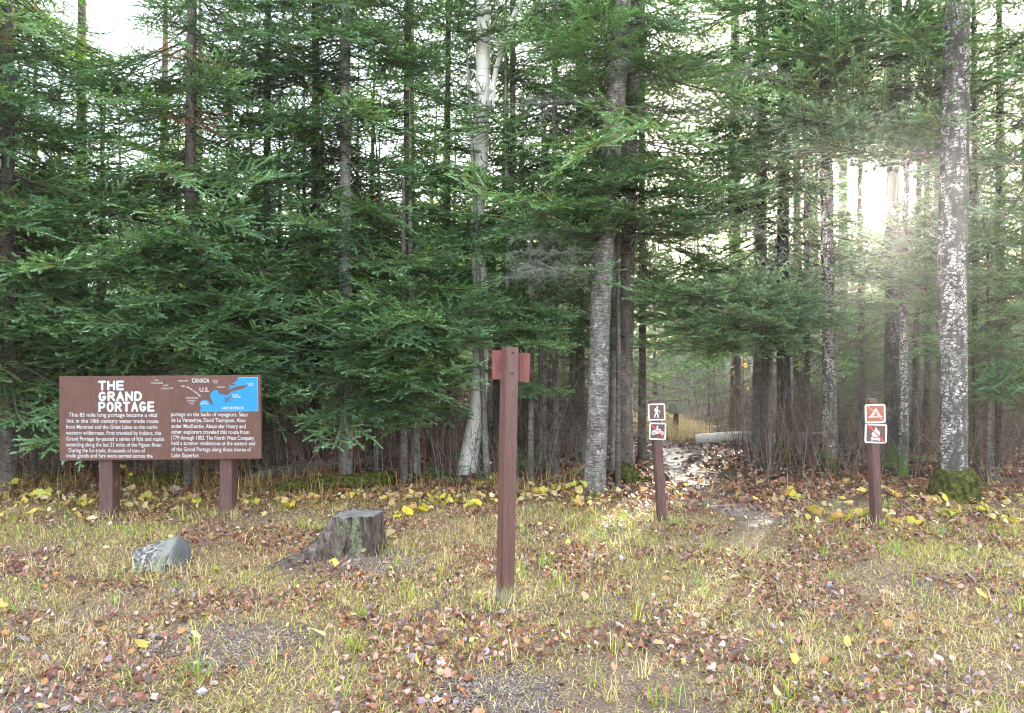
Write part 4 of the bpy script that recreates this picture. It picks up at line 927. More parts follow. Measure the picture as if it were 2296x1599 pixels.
sapling(1055, 1092, .3, 8, 'tiny fir sapling between the white birch foot and the tall post')
sapling(1180, 1070, .5, 10, 'fir sapling just right of the tall post')
sapling(1235, 1062, .45, 9, 'fir sapling halfway between the tall post and the big grey birch')
sapling(2060, 1068, .62, 12, 'fir sapling between the tent sign post and the thickest pale trunk')
sapling(2205, 1030, .55, 9, 'fir sapling behind the thickest pale trunk on its right')
sapling(560, 1040, .55, 10, 'fir sapling against the right leg of the wooden sign')
sapling(60, 1060, .5, 9, 'fir sapling in the dry grass at the left edge')
sapling(1590, 985, .6, 10, 'fir sapling beside the far end of the trail')
sapling(1290, 1090, .3, 7, 'tiny fir sapling against the foot of the big grey birch')

# ------------------------------------------------------------- trees deeper in the wood (shared crowns)
def far_crown(rng, Ht, z0, Lm, n, thin=0.0):
    lod = [branch(rng, 1.5, sp=0.034, ln=0.075, wd=0.02, step=0.12, sub=0.11, bare=0.15, dead=thin) for _ in range(3)]
    parts = []
    for k in range(n):
        q = (k + rng.random()) / n; z = z0 + (Ht - z0) * q; L = Lm * (1 - q) ** 0.8 * rng.uniform(.7, 1.2) + .15; a_ = rng.uniform(0, 2 * PI)
        M4 = np.array(Matrix.Translation((0, 0, z)) @ Matrix.Rotation(a_, 4, 'Z') @ Matrix.Rotation(rng.uniform(0.02, .35), 4, 'Y') @ Matrix.Scale(L / 1.5, 4))
        V, T, C, mi = lod[rng.integers(3)]; parts.append((V @ M4[:3, :3].T + M4[:3, 3], T, C, mi))
    V, T, C, mi = join_np(parts); return mesh_np('crown', V, T, [M_NEED, M_TWIG], C, mi)
def far_dead(rng, z0, z1, n):
    parts = []
    for k in range(n):
        z = z0 + (z1 - z0) * (k + rng.random()) / n; a_ = rng.uniform(0, 2 * PI)
        M4 = np.array(Matrix.Translation((0, 0, z)) @ Matrix.Rotation(a_, 4, 'Z') @ Matrix.Rotation(rng.uniform(-.05, .35), 4, 'Y') @ Matrix.Scale(rng.uniform(.5, 1.1), 4))
        V, T, C = bare_branch(rng, 1.1, .2, .12, fuzz=.2, r=.012); parts.append((V @ M4[:3, :3].T + M4[:3, 3], T, C))
    V, T, C = join_np(parts); return mesh_np('dead_branches', V, T, M_TWIG)
rf = np.random.default_rng(21)
CR = [far_crown(rf, 13, 2.4, 2.1, 130), far_crown(rf, 10.5, 1.8, 1.8, 115), far_crown(rf, 13, 4.6, 1.5, 80, .2), far_crown(rf, 4.2, .3, 1.2, 60)]
print('far crown faces', [len(c.polygons) for c in CR], 'near', [len(c.polygons) for c in NEAR])
CH = [13, 10.5, 13, 4.2]; CZ = [3.6, 2.8, 5.5, 0]
DB = [far_dead(rf, .8, z, 26) for z in (3.8, 3.0, 6.0)]
TR = []
for h, r, m in ((12, .12, M_BROWN), (10, .085, M_BROWN), (13, .11, M_GREY), (4.2, .03, M_BROWN), (13, .1, M_BLACK)):
    X, R = resample([(0, 0, -.1), (0.03, 0, h * .1), (-.05, .04, h * .5), (0, 0, h)], [r * 1.3, r, r * .75, r * .1], .4); V, T = tube(X, R, 10, .1, h); TR.append(mesh_np('trunk', V, T, m, smooth=True))
ZONES = [(-9999, 300, 'dark fir deep in the wood to the left of the wooden sign'), (300, 640, 'dark fir deep in the wood behind the wooden sign'),
         (640, 1000, 'dark fir deep in the wood behind the stump'), (1000, 1330, 'slim fir deep in the wood behind the tall post'),
         (1330, 1620, 'fir far back along the trail'), (1620, 1900, 'fir backlit by the sun behind the birch log'), (1900, 2140, 'backlit fir deep behind the tent sign'), (2140, 9999, 'backlit fir deep in the wood at the right edge')]
placed = []
def far_tree(x, y, kind, s, name='fir_tree'):
    u = 1148 + F * x / y
    lb, gi = next((z[2], i) for i, z in enumerate(ZONES) if z[0] <= u < z[1])
    if kind == 3: lb = 'young ' + lb; name = 'young_fir'
    e = empty(name, (x, y, H(x, y)), lb, 'tree', ('young firs ' if kind == 3 else 'trees ') + 'deep in the wood, zone ' + ['left', 'behind the sign', 'behind the stump', 'behind the tall post', 'along the trail', 'behind the log', 'behind the tent sign', 'right'][gi], rz=rf.uniform(0, 6.28))
    e.scale = (s, s, s)
    link('trunk', TR[4] if (kind == 2 and rf.random() < .5) else TR[kind], e); link('crown', CR[kind], e)
    if kind < 3: link('dead_branches', DB[kind], e)
    placed.append((x, y))
tries = 0
def crown_hits(x, y, kind, s):
    z0 = (2.4, 1.8, 4.6, .3)[kind]; Lm = (2.1, 1.8, 1.5, 1.2)[kind]; Ht = CH[kind]
    for q in np.linspace(0, .9, 9):
        p = Vector((x, y, (z0 + (Ht - z0) * q) * s)); R = Lm * s * (1 - q) ** .8 * .6
        for o, r, k in SHAFT[1:]:
            w = p - o; t = w.dot(SUN)
            if t > 0 and (w - SUN * t).length < r + R: return True
    return False
def bare_tree(x, y, s):
    e = empty('dead_tree', (x, y, H(x, y)), 'bare dead stem standing in front of the low sun', 'tree', 'bare dead stems in front of the low sun', rz=rf.uniform(0, 6.28)); e.scale = (s, s, s)
    link('trunk', TR[rf.choice([1, 2])], e); link('dead_branches', DB[rf.integers(3)], e); placed.append((x, y))
while len(placed) < 285 and tries < 15000:
    tries += 1
    y = 12.2 + 48 * rf.random() ** 1.25; x = rf.uniform(-.8, .8) * y - 0.5; u = 1148 + F * x / y
    dmin = 0.9 + y * .035
    if any((x - a) ** 2 + (y - c) ** 2 < dmin ** 2 for a, c in placed): continue
    if 1400 < u < 1580 and y < 26: continue
    right = u > 1560
    kind = rf.choice([0, 1, 2, 3], p=[.1, .35, .1, .45] if right else [.2, .3, .15, .35])
    if right and y < 20 and rf.random() < .3: continue
    s = rf.uniform(.8, 1.15)
    if not right and kind < 3: s *= .8 if u > 700 else .9
    if 170 < u < 310 and kind < 3: continue
    if 1590 < u < 1900 and y < 19 and rf.random() < .75: continue
    bad = False
    for (o, r, k) in SHAFT[:1]:
        for z in np.arange(CZ[kind] * s, CH[kind] * s, .5):
            if blocked(Vector((x, y, z)), 0.1 + (0.7 * (1 - z / (CH[kind] * s)))): bad = True
        for z in (np.arange(0, 4.6, .3) if kind == 3 else np.arange(0, 10, .3)):
            if (Vector((x, y, z)) - Vector((0, 0, EYE))).normalized().dot(SUN) > math.cos(.034): bad = True
    if bad:
        if abs(x / y - SUN.x / SUN.y) < .012 or rf.random() < .6: continue
        bare_tree(x, y, s); continue
    if crown_hits(x, y, kind, s): continue
    far_tree(x, y, kind, s)
# a thicket of young firs added to break up sun streaks, leaving the sun free
th = 0
for _ in range(4000):
    if th >= 22: break
    y = rf.uniform(12.6, 24); x = rf.uniform(.26, .78) * y
    if any((x - a) ** 2 + (y - c) ** 2 < 1.0 for a, c in placed): continue
    if crown_hits(x, y, 3, 1) or (1148 + F * x / y < 1880 and y < 17): continue
    far_tree(x, y, 3, rf.uniform(.75, 1.15)); th += 1
# young firs right under the low sun, each too short to hide it
for k in range(16):
    y = 12.8 + 1.5 * k; x = y * SUN.x / SUN.y + rf.uniform(-.06, .05) * y
    far_tree(x, y, 3, (EYE + y * rf.uniform(.135, .165)) / 4.2)
# the far wood, one mass beyond what can be told apart
parts = []
for k in range(330):
    y = rf.uniform(52, 100); x = rf.uniform(-.8, .85) * y; u = 1148 + F * x / y; right = u > 1500
    hgt = rf.uniform(8, 12) if right else rf.uniform(10, 17)
    if 1425 < u < 1560: hgt *= .8
    n_b = 38; z = np.linspace(.05, 1, n_b) * hgt * .98; a_ = rf.uniform(0, 6.28, n_b)
    for zz, aa in zip(z, a_):
        L = (1 - zz / hgt) * 3.2 + .5; d = np.array([math.cos(aa), math.sin(aa), -.15]); s_ = np.array([-math.sin(aa), math.cos(aa), 0]); m = 22
        t = rf.random(m) * L; B = np.array([x, y, zz]) + d * t[:, None] + s_ * rf.normal(0, .35, m)[:, None] + Z3 * rf.normal(0, .15, m)[:, None]
        e1 = unit(rf.normal(0, 1, (m, 3))) * .28; e2 = unit(rf.normal(0, 1, (m, 3)) + d) * .4
        V = np.stack([B - e1 * .5, B + e1 * .5, B + e2], 1).reshape(-1, 3); c = np.repeat(np.array([.05, .085, .035]) * rf.uniform(.6, 1.5, (m, 1)), 3, axis=0)
        parts.append((V, np.arange(3 * m).reshape(-1, 3), c))
V, T, C = join_np(parts)
tag(link('far_wood', mesh_np('far_wood', V, T, M_NEED, C)), 'far-off wood closing the view between the trunks', 'wood', kind='stuff')
# many thin stems close behind the front row, on the left of the trail
th = 0
while th < 46:
    y = rf.uniform(9.8, 13); x = rf.uniform(-.68, .17) * y
    if any((x - a) ** 2 + (y - c) ** 2 < .35 ** 2 for a, c in placed): continue
    placed.append((x, y)); th += 1; u = 1148 + F * x / y
    lb = 'thin bare stem ' + ('left of the wooden sign' if u < 137 else 'behind the wooden sign' if u < 600 else 'behind the stump' if u < 900 else 'around the white birch' if u < 1130 else 'between the tall post and the big grey birch')
    e = empty('dead_young_fir', (x, y, H(x, y)), lb, 'tree', lb.replace('stem', 'stems'), rz=rf.uniform(0, 6.28)); s = rf.uniform(.35, .62); e.scale = (s, s, rf.uniform(.4, .6)); e.rotation_euler.y = rf.normal(0, .05)
    link('trunk', TR[rf.choice([1, 2])], e); link('dead_branches', DB[rf.integers(2)], e)
print('branches', BCOUNT, 'trees', len(placed))

# ------------------------------------------------------------- no spray may hang through the signs or across the clear trunks
bpy.context.view_layer.update()
LOCAL = [Vector((x, y, -.1 * x)) for x in (.2, .5, .8, 1.1, 1.4) for y in (-.25, 0, .25)]
cut = 0
for o in [o for o in COL.objects if o.name.startswith('branch')]:
    for p in LOCAL:
        q = o.matrix_world @ p
        if (-4.75 < q.x < -2.05 and q.y < 7.6 and q.z < 1.45) or (abs(q.x - .05) < .35 and q.y < 6.5) or q.y < 6.2:
            bpy.data.objects.remove(o); cut += 1; break
print('sprays cut back', cut)
# ------------------------------------------------------------- ground cover
rl = np.random.default_rng(3)
def sample(n, y0, y1, pad=0.7):
    y = np.sqrt(rl.uniform(y0 ** 2, y1 ** 2, n)); x = rl.uniform(-1, 1, n) * (0.7 * y + pad); return x, y
def hz(X, Y): return np.array([H(float(a), float(b_)) for a, b_ in zip(X, Y)])
NZ = lambda X, Y, s, k: np.array([noise.noise(Vector((a * s, b_ * s, k))) for a, b_ in zip(X, Y)])
def bare_mask(X, Y):
    m = np.ones(len(X))
    m[(np.abs(X + 1.42) < .3) & (np.abs(Y - 5.75) < .35)] = .12
    for q in GRAVEL: m[inside(q, X + .26 * rl.normal(0, 1, len(X)), Y + .12 * rl.normal(0, 1, len(X)))] = 0.42
    tx = np.interp(Y, [3, 5, 6.5, 7.3, 8.5, 10.5, 13, 16], [3.3, 2.5, 2.15, 2.3, 2.2, 2.3, 2.75, 3.1])
    m *= 1 - 0.85 * np.exp(-((X - tx) / 0.5) ** 2) * np.clip((Y - 5) / 1.5, 0, 1)
    return m
def blades(X, Y, ln, wd, lean, cols, rng):
    n = len(X); z = hz(X, Y); az = rng.uniform(0, 2 * PI, n); d = np.stack([np.cos(az), np.sin(az), np.zeros(n)], 1); s = np.stack([-np.sin(az), np.cos(az), np.zeros(n)], 1)
    B = np.stack([X, Y, z - 0.003], 1); l = ln[:, None]; le = lean[:, None]; w = wd[:, None]
    M = B + (d * np.sin(le) + Z3 * np.cos(le)) * l * .5; l2 = np.minimum(le * 1.9 + .2, 1.75); E = M + (d * np.sin(l2) + Z3 * np.cos(l2)) * l * .5
    V = np.stack([B - s * w, B + s * w, M + s * w * .8, M - s * w * .8, E], 1).reshape(-1, 3)
    q = np.arange(n)[:, None] * 5; T = np.concatenate([q + np.array(t) for t in ((0, 1, 2), (0, 2, 3), (3, 2, 4))])
    return V, T, np.repeat(cols, 5, axis=0)
def pick(cols, p, n, rng, var=.2):
    c = np.array(cols)[rng.choice(len(cols), n, p=p)]; return c * rng.uniform(1 - var, 1 + var, (n, 1))
GC = [(.56, .42, .2), (.34, .22, .11), (.48, .43, .09), (.24, .32, .055), (.24, .12, .065), (.64, .53, .34)]
X, Y = sample(400000, 2.9, 9.4)
g = NZ(X, Y, .9, 11); EDGE = lambda X: np.interp(X, [-2, .5, 1.2, 4], [8.3, 8.0, 7.2, 6.9])
keep = rl.random(len(X)) < bare_mask(X, Y) * np.clip(.8 + g * 1.2, .25, 1) * np.clip(1 - (Y - EDGE(X)) * .8, 0.12, 1)
X, Y, g = X[keep], Y[keep], g[keep]; n_ = len(X)
gr = NZ(X, Y, .55, 20); moss_ = np.exp(-(((X + 3.4) / .9) ** 2 + ((Y - 6.8) / .5) ** 2)); right = np.clip(X / 3, 0, 1) * .25
pg = np.clip(.24 + gr * .9 + moss_ + right, 0.05, .95)
isg = rl.random(n_) < pg
ca = pick(GC, [.34, .28, .08, .0, .16, .14], n_, rl); cb = pick(GC, [.12, .05, .48, .33, 0, .02], n_, rl)
c = np.where(isg[:, None], cb, ca)
ln = rl.uniform(.02, .065, n_) * (1 + .6 * (rl.random(n_) < .08) + np.clip(Y - 7.6, 0, 1) * .5); V, T, C = blades(X, Y, ln, rl.uniform(.0012, .0032, n_), rl.uniform(.3, 1.4, n_), c, rl)
tag(link('grass', mesh_np('grass', V, T, M_GRASS, C)), 'short straw and yellow-green grass covering the clearing', 'grass', kind='stuff')
# longer tufts
TX, TY = sample(420, 3.1, 8.6); TX2 = []; TY2 = []; cs = []
tc = pick([(.3, .36, .06), (.5, .42, .2), (.22, .34, .07), (.45, .33, .16)], [.35, .25, .2, .2], len(TX), rl)
for x, y, cc in zip(TX, TY, tc):
    k = rl.integers(6, 16); TX2 += list(x + rl.normal(0, .025, k)); TY2 += list(y + rl.normal(0, .02, k)); cs += [cc] * k
# thick straw at the feet of posts, stump and boulder
for (u, v, k, s) in ((1132, 1352, 110, .09), (236, 1166, 90, .14), (503, 1162, 90, .14), (360, 1285, 110, .2), (1484, 1168, 40, .08), (1965, 1174, 40, .08), (860, 1240, 60, .12), (900, 1245, 20, .1)):
    q = G(u, v); k_ = k; TX2 += list(q.x + rl.normal(0, s, k_)); TY2 += list(q.y + rl.normal(-.03, s * .5, k_)); cs += list(pick([(.52, .42, .22), (.32, .36, .08)], [.7, .3], k_, rl))
X = np.array(TX2); Y = np.array(TY2); n_ = len(X)
V, T, C = blades(X, Y, rl.uniform(.07, .2, n_), rl.uniform(.0014, .0034, n_), rl.uniform(.05, .8, n_), np.array(cs) * rl.uniform(.8, 1.2, (n_, 1)), rl)
tag(link('grass_tufts', mesh_np('grass_tufts', V, T, M_GRASS, C)), 'longer grass tufts scattered over the clearing and round the post feet', 'grass', kind='stuff')
# tall dry grass and dead fern along the forest edge
X = rl.uniform(-7.4, 8, 9000); Y = rl.normal(8.9, .45, 9000); w_ = np.where(X < -2, 1, np.where(X < 1.0, .55, .22)); k_ = rl.random(len(X)) < w_ * np.clip(.6 + NZ(X, Y, 1.4, 3) * 1.4, .05, 1) * bare_mask(X, Y)
X, Y = X[k_], Y[k_]; n_ = len(X)
V, T, C = blades(X, Y, rl.uniform(.12, .42, n_), rl.uniform(.0016, .0045, n_), rl.uniform(.05, .9, n_), pick([(.42, .3, .12), (.3, .17, .06), (.2, .1, .045), (.3, .32, .08)], [.35, .3, .25, .1], n_, rl), rl)
tag(link('dry_grass', mesh_np('dry_grass', V, T, M_GRASS, C)), 'tall dead golden-brown grass and fern along the edge of the wood', 'grass', kind='stuff')
X = rl.uniform(2.5, 3.9, 2600); Y = rl.uniform(14, 19, 2600); n_ = len(X)
V, T, C = blades(X, Y, rl.uniform(.2, .5, n_), rl.uniform(.003, .007, n_), rl.uniform(.02, .5, n_), pick([(.6, .48, .26), (.5, .38, .2)], [.6, .4], n_, rl), rl)
tag(link('straw_grass', mesh_np('straw_grass', V, T, M_GRASS, C)), 'pale straw grass in the opening at the far end of the trail', 'grass', kind='stuff')
# brush of dead stems inside the wood
def brush(name, n, y0, y1, h0, h1, r, cols, p, label, xr=.75, kp=None):
    y = np.sqrt(rl.uniform(y0 ** 2, y1 ** 2, n)); x = rl.uniform(-xr, xr, n) * y
    if kp is not None: m = kp(x, y); x, y = x[m], y[m]; n = len(x)
    z = hz(x, y); B = np.stack([x, y, z - .02], 1); h = rl.uniform(h0, h1, n)[:, None]; d = unit(np.stack([rl.normal(0, .22, n), rl.normal(0, .22, n), np.ones(n)], 1)); M = B + d * h * .5
    E = M + unit(d + rl.normal(0, .22, (n, 3))) * h * .5; E2 = M + unit(d + rl.normal(0, .6, (n, 3))) * h * .4; E3 = (B + M) / 2 + unit(d + rl.normal(0, .7, (n, 3))) * h * .35
    E4 = M * .4 + E * .6 + unit(d + rl.normal(0, .8, (n, 3))) * h * .25
    P0 = np.concatenate([B, M, M, (B + M) / 2, M * .4 + E * .6]); P1 = np.concatenate([M, E, E2, E3, E4]); c = pick(cols, p, n, rl)
    V, T, _ = sticks(P0, P1, np.concatenate([np.full(n, r), np.full(n, r * .75), np.full(3 * n, r * .5)]), np.concatenate([np.full(n, r * .75), np.full(n, r * .25), np.full(3 * n, r * .2)]), (0, 0, 0))
    C = np.repeat(np.concatenate([c] * 5), 6, axis=0)
    m_ = NM(name + '_bark', .9, .1); m_.color(m_.attr()); return tag(link(name, mesh_np(name, V, T, m_.m, C)), label, 'undergrowth', kind='stuff')
notrail = lambda x, y: np.abs(x - np.interp(y, [5, 8.5, 10.5, 13, 16, 24], [2.5, 2.2, 2.3, 2.75, 3.1, 4.6])) > 1.0
brush('undergrowth', 5200, 9.3, 15, .4, 1.6, .004, [(.12, .09, .07), (.2, .17, .15), (.16, .05, .035)], [.5, .35, .15], 'tangle of bare grey and reddish twigs on the floor of the wood', kp=notrail)
brush('far_undergrowth', 1500, 15, 34, .8, 2.4, .008, [(.1, .085, .07), (.06, .05, .045), (.1, .1, .05)], [.5, .4, .1], 'bare grey brush far back between the trees', kp=lambda x, y: np.abs(x - 1.3 * 0 - np.interp(y, [15, 24, 34], [3.1, 4.6, 6.5])) > .5)
brush('red_stems', 110, 9.0, 9.8, .35, .8, .003, [(.25, .04, .03)], [1], 'thin red dogwood stems behind the stump and the mossy log', kp=lambda x, y: ((x > -2.9) & (x < -1.4)) | (x > 5.2))

# twigs dropped on the ground
X, Y = sample(900, 3.1, 11); n_ = len(X); z = hz(X, Y) + .006; a_ = rl.uniform(0, 6.28, n_); l = rl.uniform(.05, .28, n_); B = np.stack([X, Y, z], 1)
D = np.stack([np.cos(a_) * l, np.sin(a_) * l, rl.uniform(0, .03, n_)], 1); M_ = B + D * .5 + rl.normal(0, .012, (n_, 3)) * [1, 1, .3]
V, T, _ = sticks(np.concatenate([B, M_]), np.concatenate([M_, B + D]), np.concatenate([rl.uniform(.0015, .004, n_), rl.uniform(.0012, .003, n_)]), np.full(2 * n_, .001), (0, 0, 0))
tag(link('fallen_twigs', mesh_np('fallen_twigs', V, T, M_TWIG)), 'dry twigs dropped among the leaves and grass', 'twigs', kind='stuff')
# ------------------------------------------------------------- fallen leaves
def leaf_shape(rng, lobed=False):
    n = 14; th = np.linspace(0, 2 * PI, n, endpoint=False); r = 1 + .1 * rng.normal(0, 1, n)
    if lobed: r = r * (.78 + .3 * np.abs(np.cos(2.5 * th)))
    x = np.cos(th) * r * (1 + .25 * np.cos(th)); y = np.sin(th) * r * .72; rr = np.sqrt(x * x + y * y)
    a_, b_ = rng.normal(0, .22), rng.normal(.1, .25); z = a_ * x * x + b_ * y * y + .12 * rng.normal(0, 1, n) + .1 * np.abs(y)
    V = np.concatenate([[[0, 0, 0]], np.stack([x * .5, y * .5, z * .35 - .03], 1), np.stack([x, y, z], 1)]); T = []
    for j in range(n):
        k = (j + 1) % n; T += [(0, 1 + j, 1 + k), (1 + j, 1 + n + j, 1 + n + k), (1 + j, 1 + n + k, 1 + k)]
    # a short stalk
    s = len(V); V = np.concatenate([V, [[-.9, -.03, 0], [-.9, .03, 0], [-1.7, 0, .15]]]); T.append((s, s + 1, s + 2))
    return V * .5, np.array(T)
def leaf_simple(rng):
    n = 7; th = np.linspace(0, 2 * PI, n, endpoint=False) + rng.random(); r = 1 + .15 * rng.normal(0, 1, n); x = np.cos(th) * r; y = np.sin(th) * r * .72
    z = rng.normal(.1, .25) * y * y * 2 + rng.normal(0, .25) * x * x + .1 * rng.normal(0, 1, n); V = np.concatenate([[[0, 0, 0]], np.stack([x, y, z], 1)]); T = np.array([(0, 1 + j, 1 + (j + 1) % n) for j in range(n)])
    return V * .5, T
def rotm(rng, n, tilt):
    yaw = rng.uniform(0, 2 * PI, n); a = rng.normal(0, tilt, n); b_ = rng.normal(0, tilt, n); out = np.zeros((n, 3, 3))
    cy, sy, ca, sa, cb, sb = np.cos(yaw), np.sin(yaw), np.cos(a), np.sin(a), np.cos(b_), np.sin(b_)
    out[:, 0] = np.stack([cy * cb, cy * sb * sa - sy * ca, cy * sb * ca + sy * sa], 1); out[:, 1] = np.stack([sy * cb, sy * sb * sa + cy * ca, sy * sb * ca - cy * sa], 1); out[:, 2] = np.stack([-sb, cb * sa, cb * ca], 1)
    return out
def scatter(X, Y, size, cols, shapes, tilt, lift, rng):
    n = len(X); z = hz(X, Y); R = rotm(rng, n, tilt); k = rng.integers(len(shapes), size=n); out = []
    for s in range(len(shapes)):
        m = np.where(k == s)[0]; V0, T0 = shapes[s]
        if not len(m): continue
        V = np.einsum('nij,vj->nvi', R[m], V0) * size[m][:, None, None] + np.stack([X[m], Y[m], z[m] + lift[m]], 1)[:, None]
        T = (T0[None] + (np.arange(len(m)) * len(V0))[:, None, None]); out.append((V.reshape(-1, 3), T.reshape(-1, 3), np.repeat(cols[m], len(V0), axis=0)))
    return join_np(out)
LC = [(.25, .1, .06), (.17, .065, .045), (.38, .22, .17), (.46, .34, .3), (.1, .06, .055), (.42, .18, .07), (.27, .21, .24), (.55, .45, .12)]
LP = [.25, .24, .14, .05, .2, .05, .05, .02]
S1 = [leaf_shape(rl, k % 3 == 0) for k in range(8)]; S2 = [leaf_simple(rl) for _ in range(8)]
# the 300 leaves that show largest are pieces of the ground, each an object of its own
LM = []
for k, (V, T) in enumerate(S1):
    for cc in (LC[k % 7], LC[(k + 3) % 7]):
        C = np.tile(np.array(cc), (len(V), 1)) * rl.uniform(.85, 1.15, (len(V), 1)); LM.append(mesh_np('fallen_leaf', V, T, M_LEAF, C, smooth=True))
n_ = 0
while n_ < 300:
    y = rl.uniform(3.15, 4.6); x = rl.uniform(-.72, .72) * y
    if noise.noise(Vector((x * 1.1, y * 1.1, 31))) * 2.2 + .35 < rl.random(): continue
    o = bpy.data.objects.new('fallen_leaf', LM[rl.integers(len(LM))]); COL.objects.link(o); o.parent = ground
    o.location = (x, y, H(x, y) + rl.uniform(.012, .03)); o.rotation_euler = (rl.normal(0, .35), rl.normal(0, .35), rl.uniform(0, 6.28)); s = rl.uniform(.034, .062); o.scale = (s, s, s); n_ += 1
X, Y = sample(80000, 3.0, 9.6); k_ = rl.random(len(X)) < np.clip(.34 + NZ(X, Y, 1.3, 31) * 2.1 + .5 * np.clip((Y - EDGE(X)) + .6, 0, 1), .06, 1) * (1 - .85 * np.exp(-((X - np.interp(Y, [6.5, 7.3, 8.5, 10.5], [2.15, 2.3, 2.2, 2.3])) / .3) ** 2) * (Y > 6.6)); X, Y = X[k_], Y[k_]; n_ = len(X)
a1_ = scatter(X, Y, rl.uniform(.009, .045, n_), pick(LC, LP, n_, rl), S2, .6, rl.uniform(.008, .03, n_), rl)
X = rl.uniform(-9, 11, 42000); Y = 8.2 + 10 * rl.random(42000) ** 1.3; k_ = (np.abs(X) < .75 * Y) & (rl.random(len(X)) < np.clip(.65 + NZ(X, Y, 1.2, 37), .2, 1)) & (rl.random(len(X)) < 1 - .8 * np.exp(-((X - np.interp(Y, [5, 6.5, 7.3, 8.5, 10.5, 13, 16, 24], [2.5, 2.15, 2.3, 2.2, 2.3, 2.75, 3.1, 4.6])) / .33) ** 2)); X, Y = X[k_], Y[k_]; n_ = len(X)
LF = [.3, .26, .14, .05, .14, .07, .01, .03]
a2_ = scatter(X, Y, rl.uniform(.045, .1, n_), pick(LC, LF, n_, rl), S2, .4, rl.uniform(.006, .04, n_), rl)
V, T, C = join_np([a1_, a2_])
tag(link('leaf_litter', mesh_np('leaf_litter', V, T, M_LEAF, C)), 'brown and rust fallen leaves carpeting the clearing and forest floor', 'leaf litter', kind='stuff')
# pale yellow leaves drifted along the forest edge
X = np.concatenate([rl.normal(-.6, .9, 260), rl.normal(4.3, 1.4, 260), rl.normal(-4.6, 1.0, 260), rl.normal(2.2, 1.5, 120), rl.uniform(-6, 6, 160), rl.uniform(5.5, 9, 300)])
Y = np.concatenate([rl.normal(8.2, .22, 260), rl.normal(7.9, .6, 260), rl.normal(7.9, .35, 260), rl.normal(9.2, .6, 120), rl.uniform(3.4, 8, 160), rl.uniform(10, 13, 300)])
n_ = len(X); a3 = scatter(X, Y, rl.uniform(.04, .09, n_), pick([(.55, .42, .1), (.45, .33, .16), (.58, .48, .26), (.4, .24, .1)], [.25, .3, .25, .2], n_, rl), S2, .5, rl.uniform(.02, .09, n_), rl)
tag(link('yellow_leaf_litter', mesh_np('yellow_leaf_litter', *a3[:2], M_YLEAF, a3[2])), 'fallen yellow leaves drifted along the edge of the wood', 'leaf litter', kind='stuff')
# stones of the gravel patches
V = []; 
gs = []
for q in GRAVEL:
    q_ = np.array(q); k = 3600; X = rl.uniform(q_[:, 0].min(), q_[:, 0].max(), k); Y = rl.uniform(q_[:, 1].min(), q_[:, 1].max(), k); m = inside(q, X + .14 * rl.normal(0, 1, k), Y + .07 * rl.normal(0, 1, k)); gs.append((X[m], Y[m]))
X = np.concatenate([a[0] for a in gs]); Y = np.concatenate([a[1] for a in gs]); n_ = len(X)
oc = []
for s in range(5):
    V0 = np.array([(1, 0, 0), (-1, 0, 0), (0, 1, 0), (0, -1, 0), (0, 0, .7), (0, 0, -.7)], float) * rl.uniform(.6, 1.2, (6, 1)); T0 = np.array([(0, 2, 4), (2, 1, 4), (1, 3, 4), (3, 0, 4), (2, 0, 5), (1, 2, 5), (3, 1, 5), (0, 3, 5)]); oc.append((V0, T0))
g_ = scatter(X, Y, rl.uniform(.003, .011, n_), pick([(.14, .105, .09), (.21, .17, .15), (.085, .068, .065), (.3, .25, .23)], [.4, .3, .2, .1], n_, rl), oc, .5, np.full(n_, .006), rl)
m_ = NM('gravel_stone', .8, .3); m_.color(m_.attr())
tag(link('gravel', mesh_np('gravel', *g_[:2], m_.m, g_[2])), 'small grey gravel showing through the thin turf', 'gravel', kind='stuff')

# ------------------------------------------------------------- broad-leaved plants along the edge, each a thing
YL = []
for k in range(5):
    V, T = leaf_shape(rl, True); V = V * [1, 1.3, 1]; cc = [(.62, .5, .05), (.5, .42, .06), (.55, .4, .14), (.4, .42, .08), (.5, .3, .1)][k]
    YL.append(mesh_np('leaf', V, T, M_YLEAF, np.tile(np.array(cc), (len(V), 1)) * rl.uniform(.85, 1.15, (len(V), 1)), smooth=True))
V, T = tube([(0, 0, -.02), (.01, 0, .5), (.03, .01, 1)], [.012, .009, .005], 5); STEM = mesh_np('stem', V, T, M_TWIG)
def plant(u, v, h, n, s, label, group='yellow-leaved plants along the edge of the wood', spread=.12):
    b = G(u, v); e = empty('yellow_plant', b, label, 'plant', group); o = link('stem', STEM, e); o.scale = (h * .6, h * .6, h)
    for k in range(n):
        a_ = rl.uniform(0, 6.28); r = spread * rl.uniform(.2, 1); l = link('leaf', YL[rl.integers(5)], e); l.location = (r * math.cos(a_), r * math.sin(a_), h * rl.uniform(.45, 1.05)); q = s * rl.uniform(.5, .95); l.scale = (q, q, q)
        l.rotation_euler = (rl.normal(0, .6) + .3, rl.normal(0, .6), rl.uniform(0, 6.28))
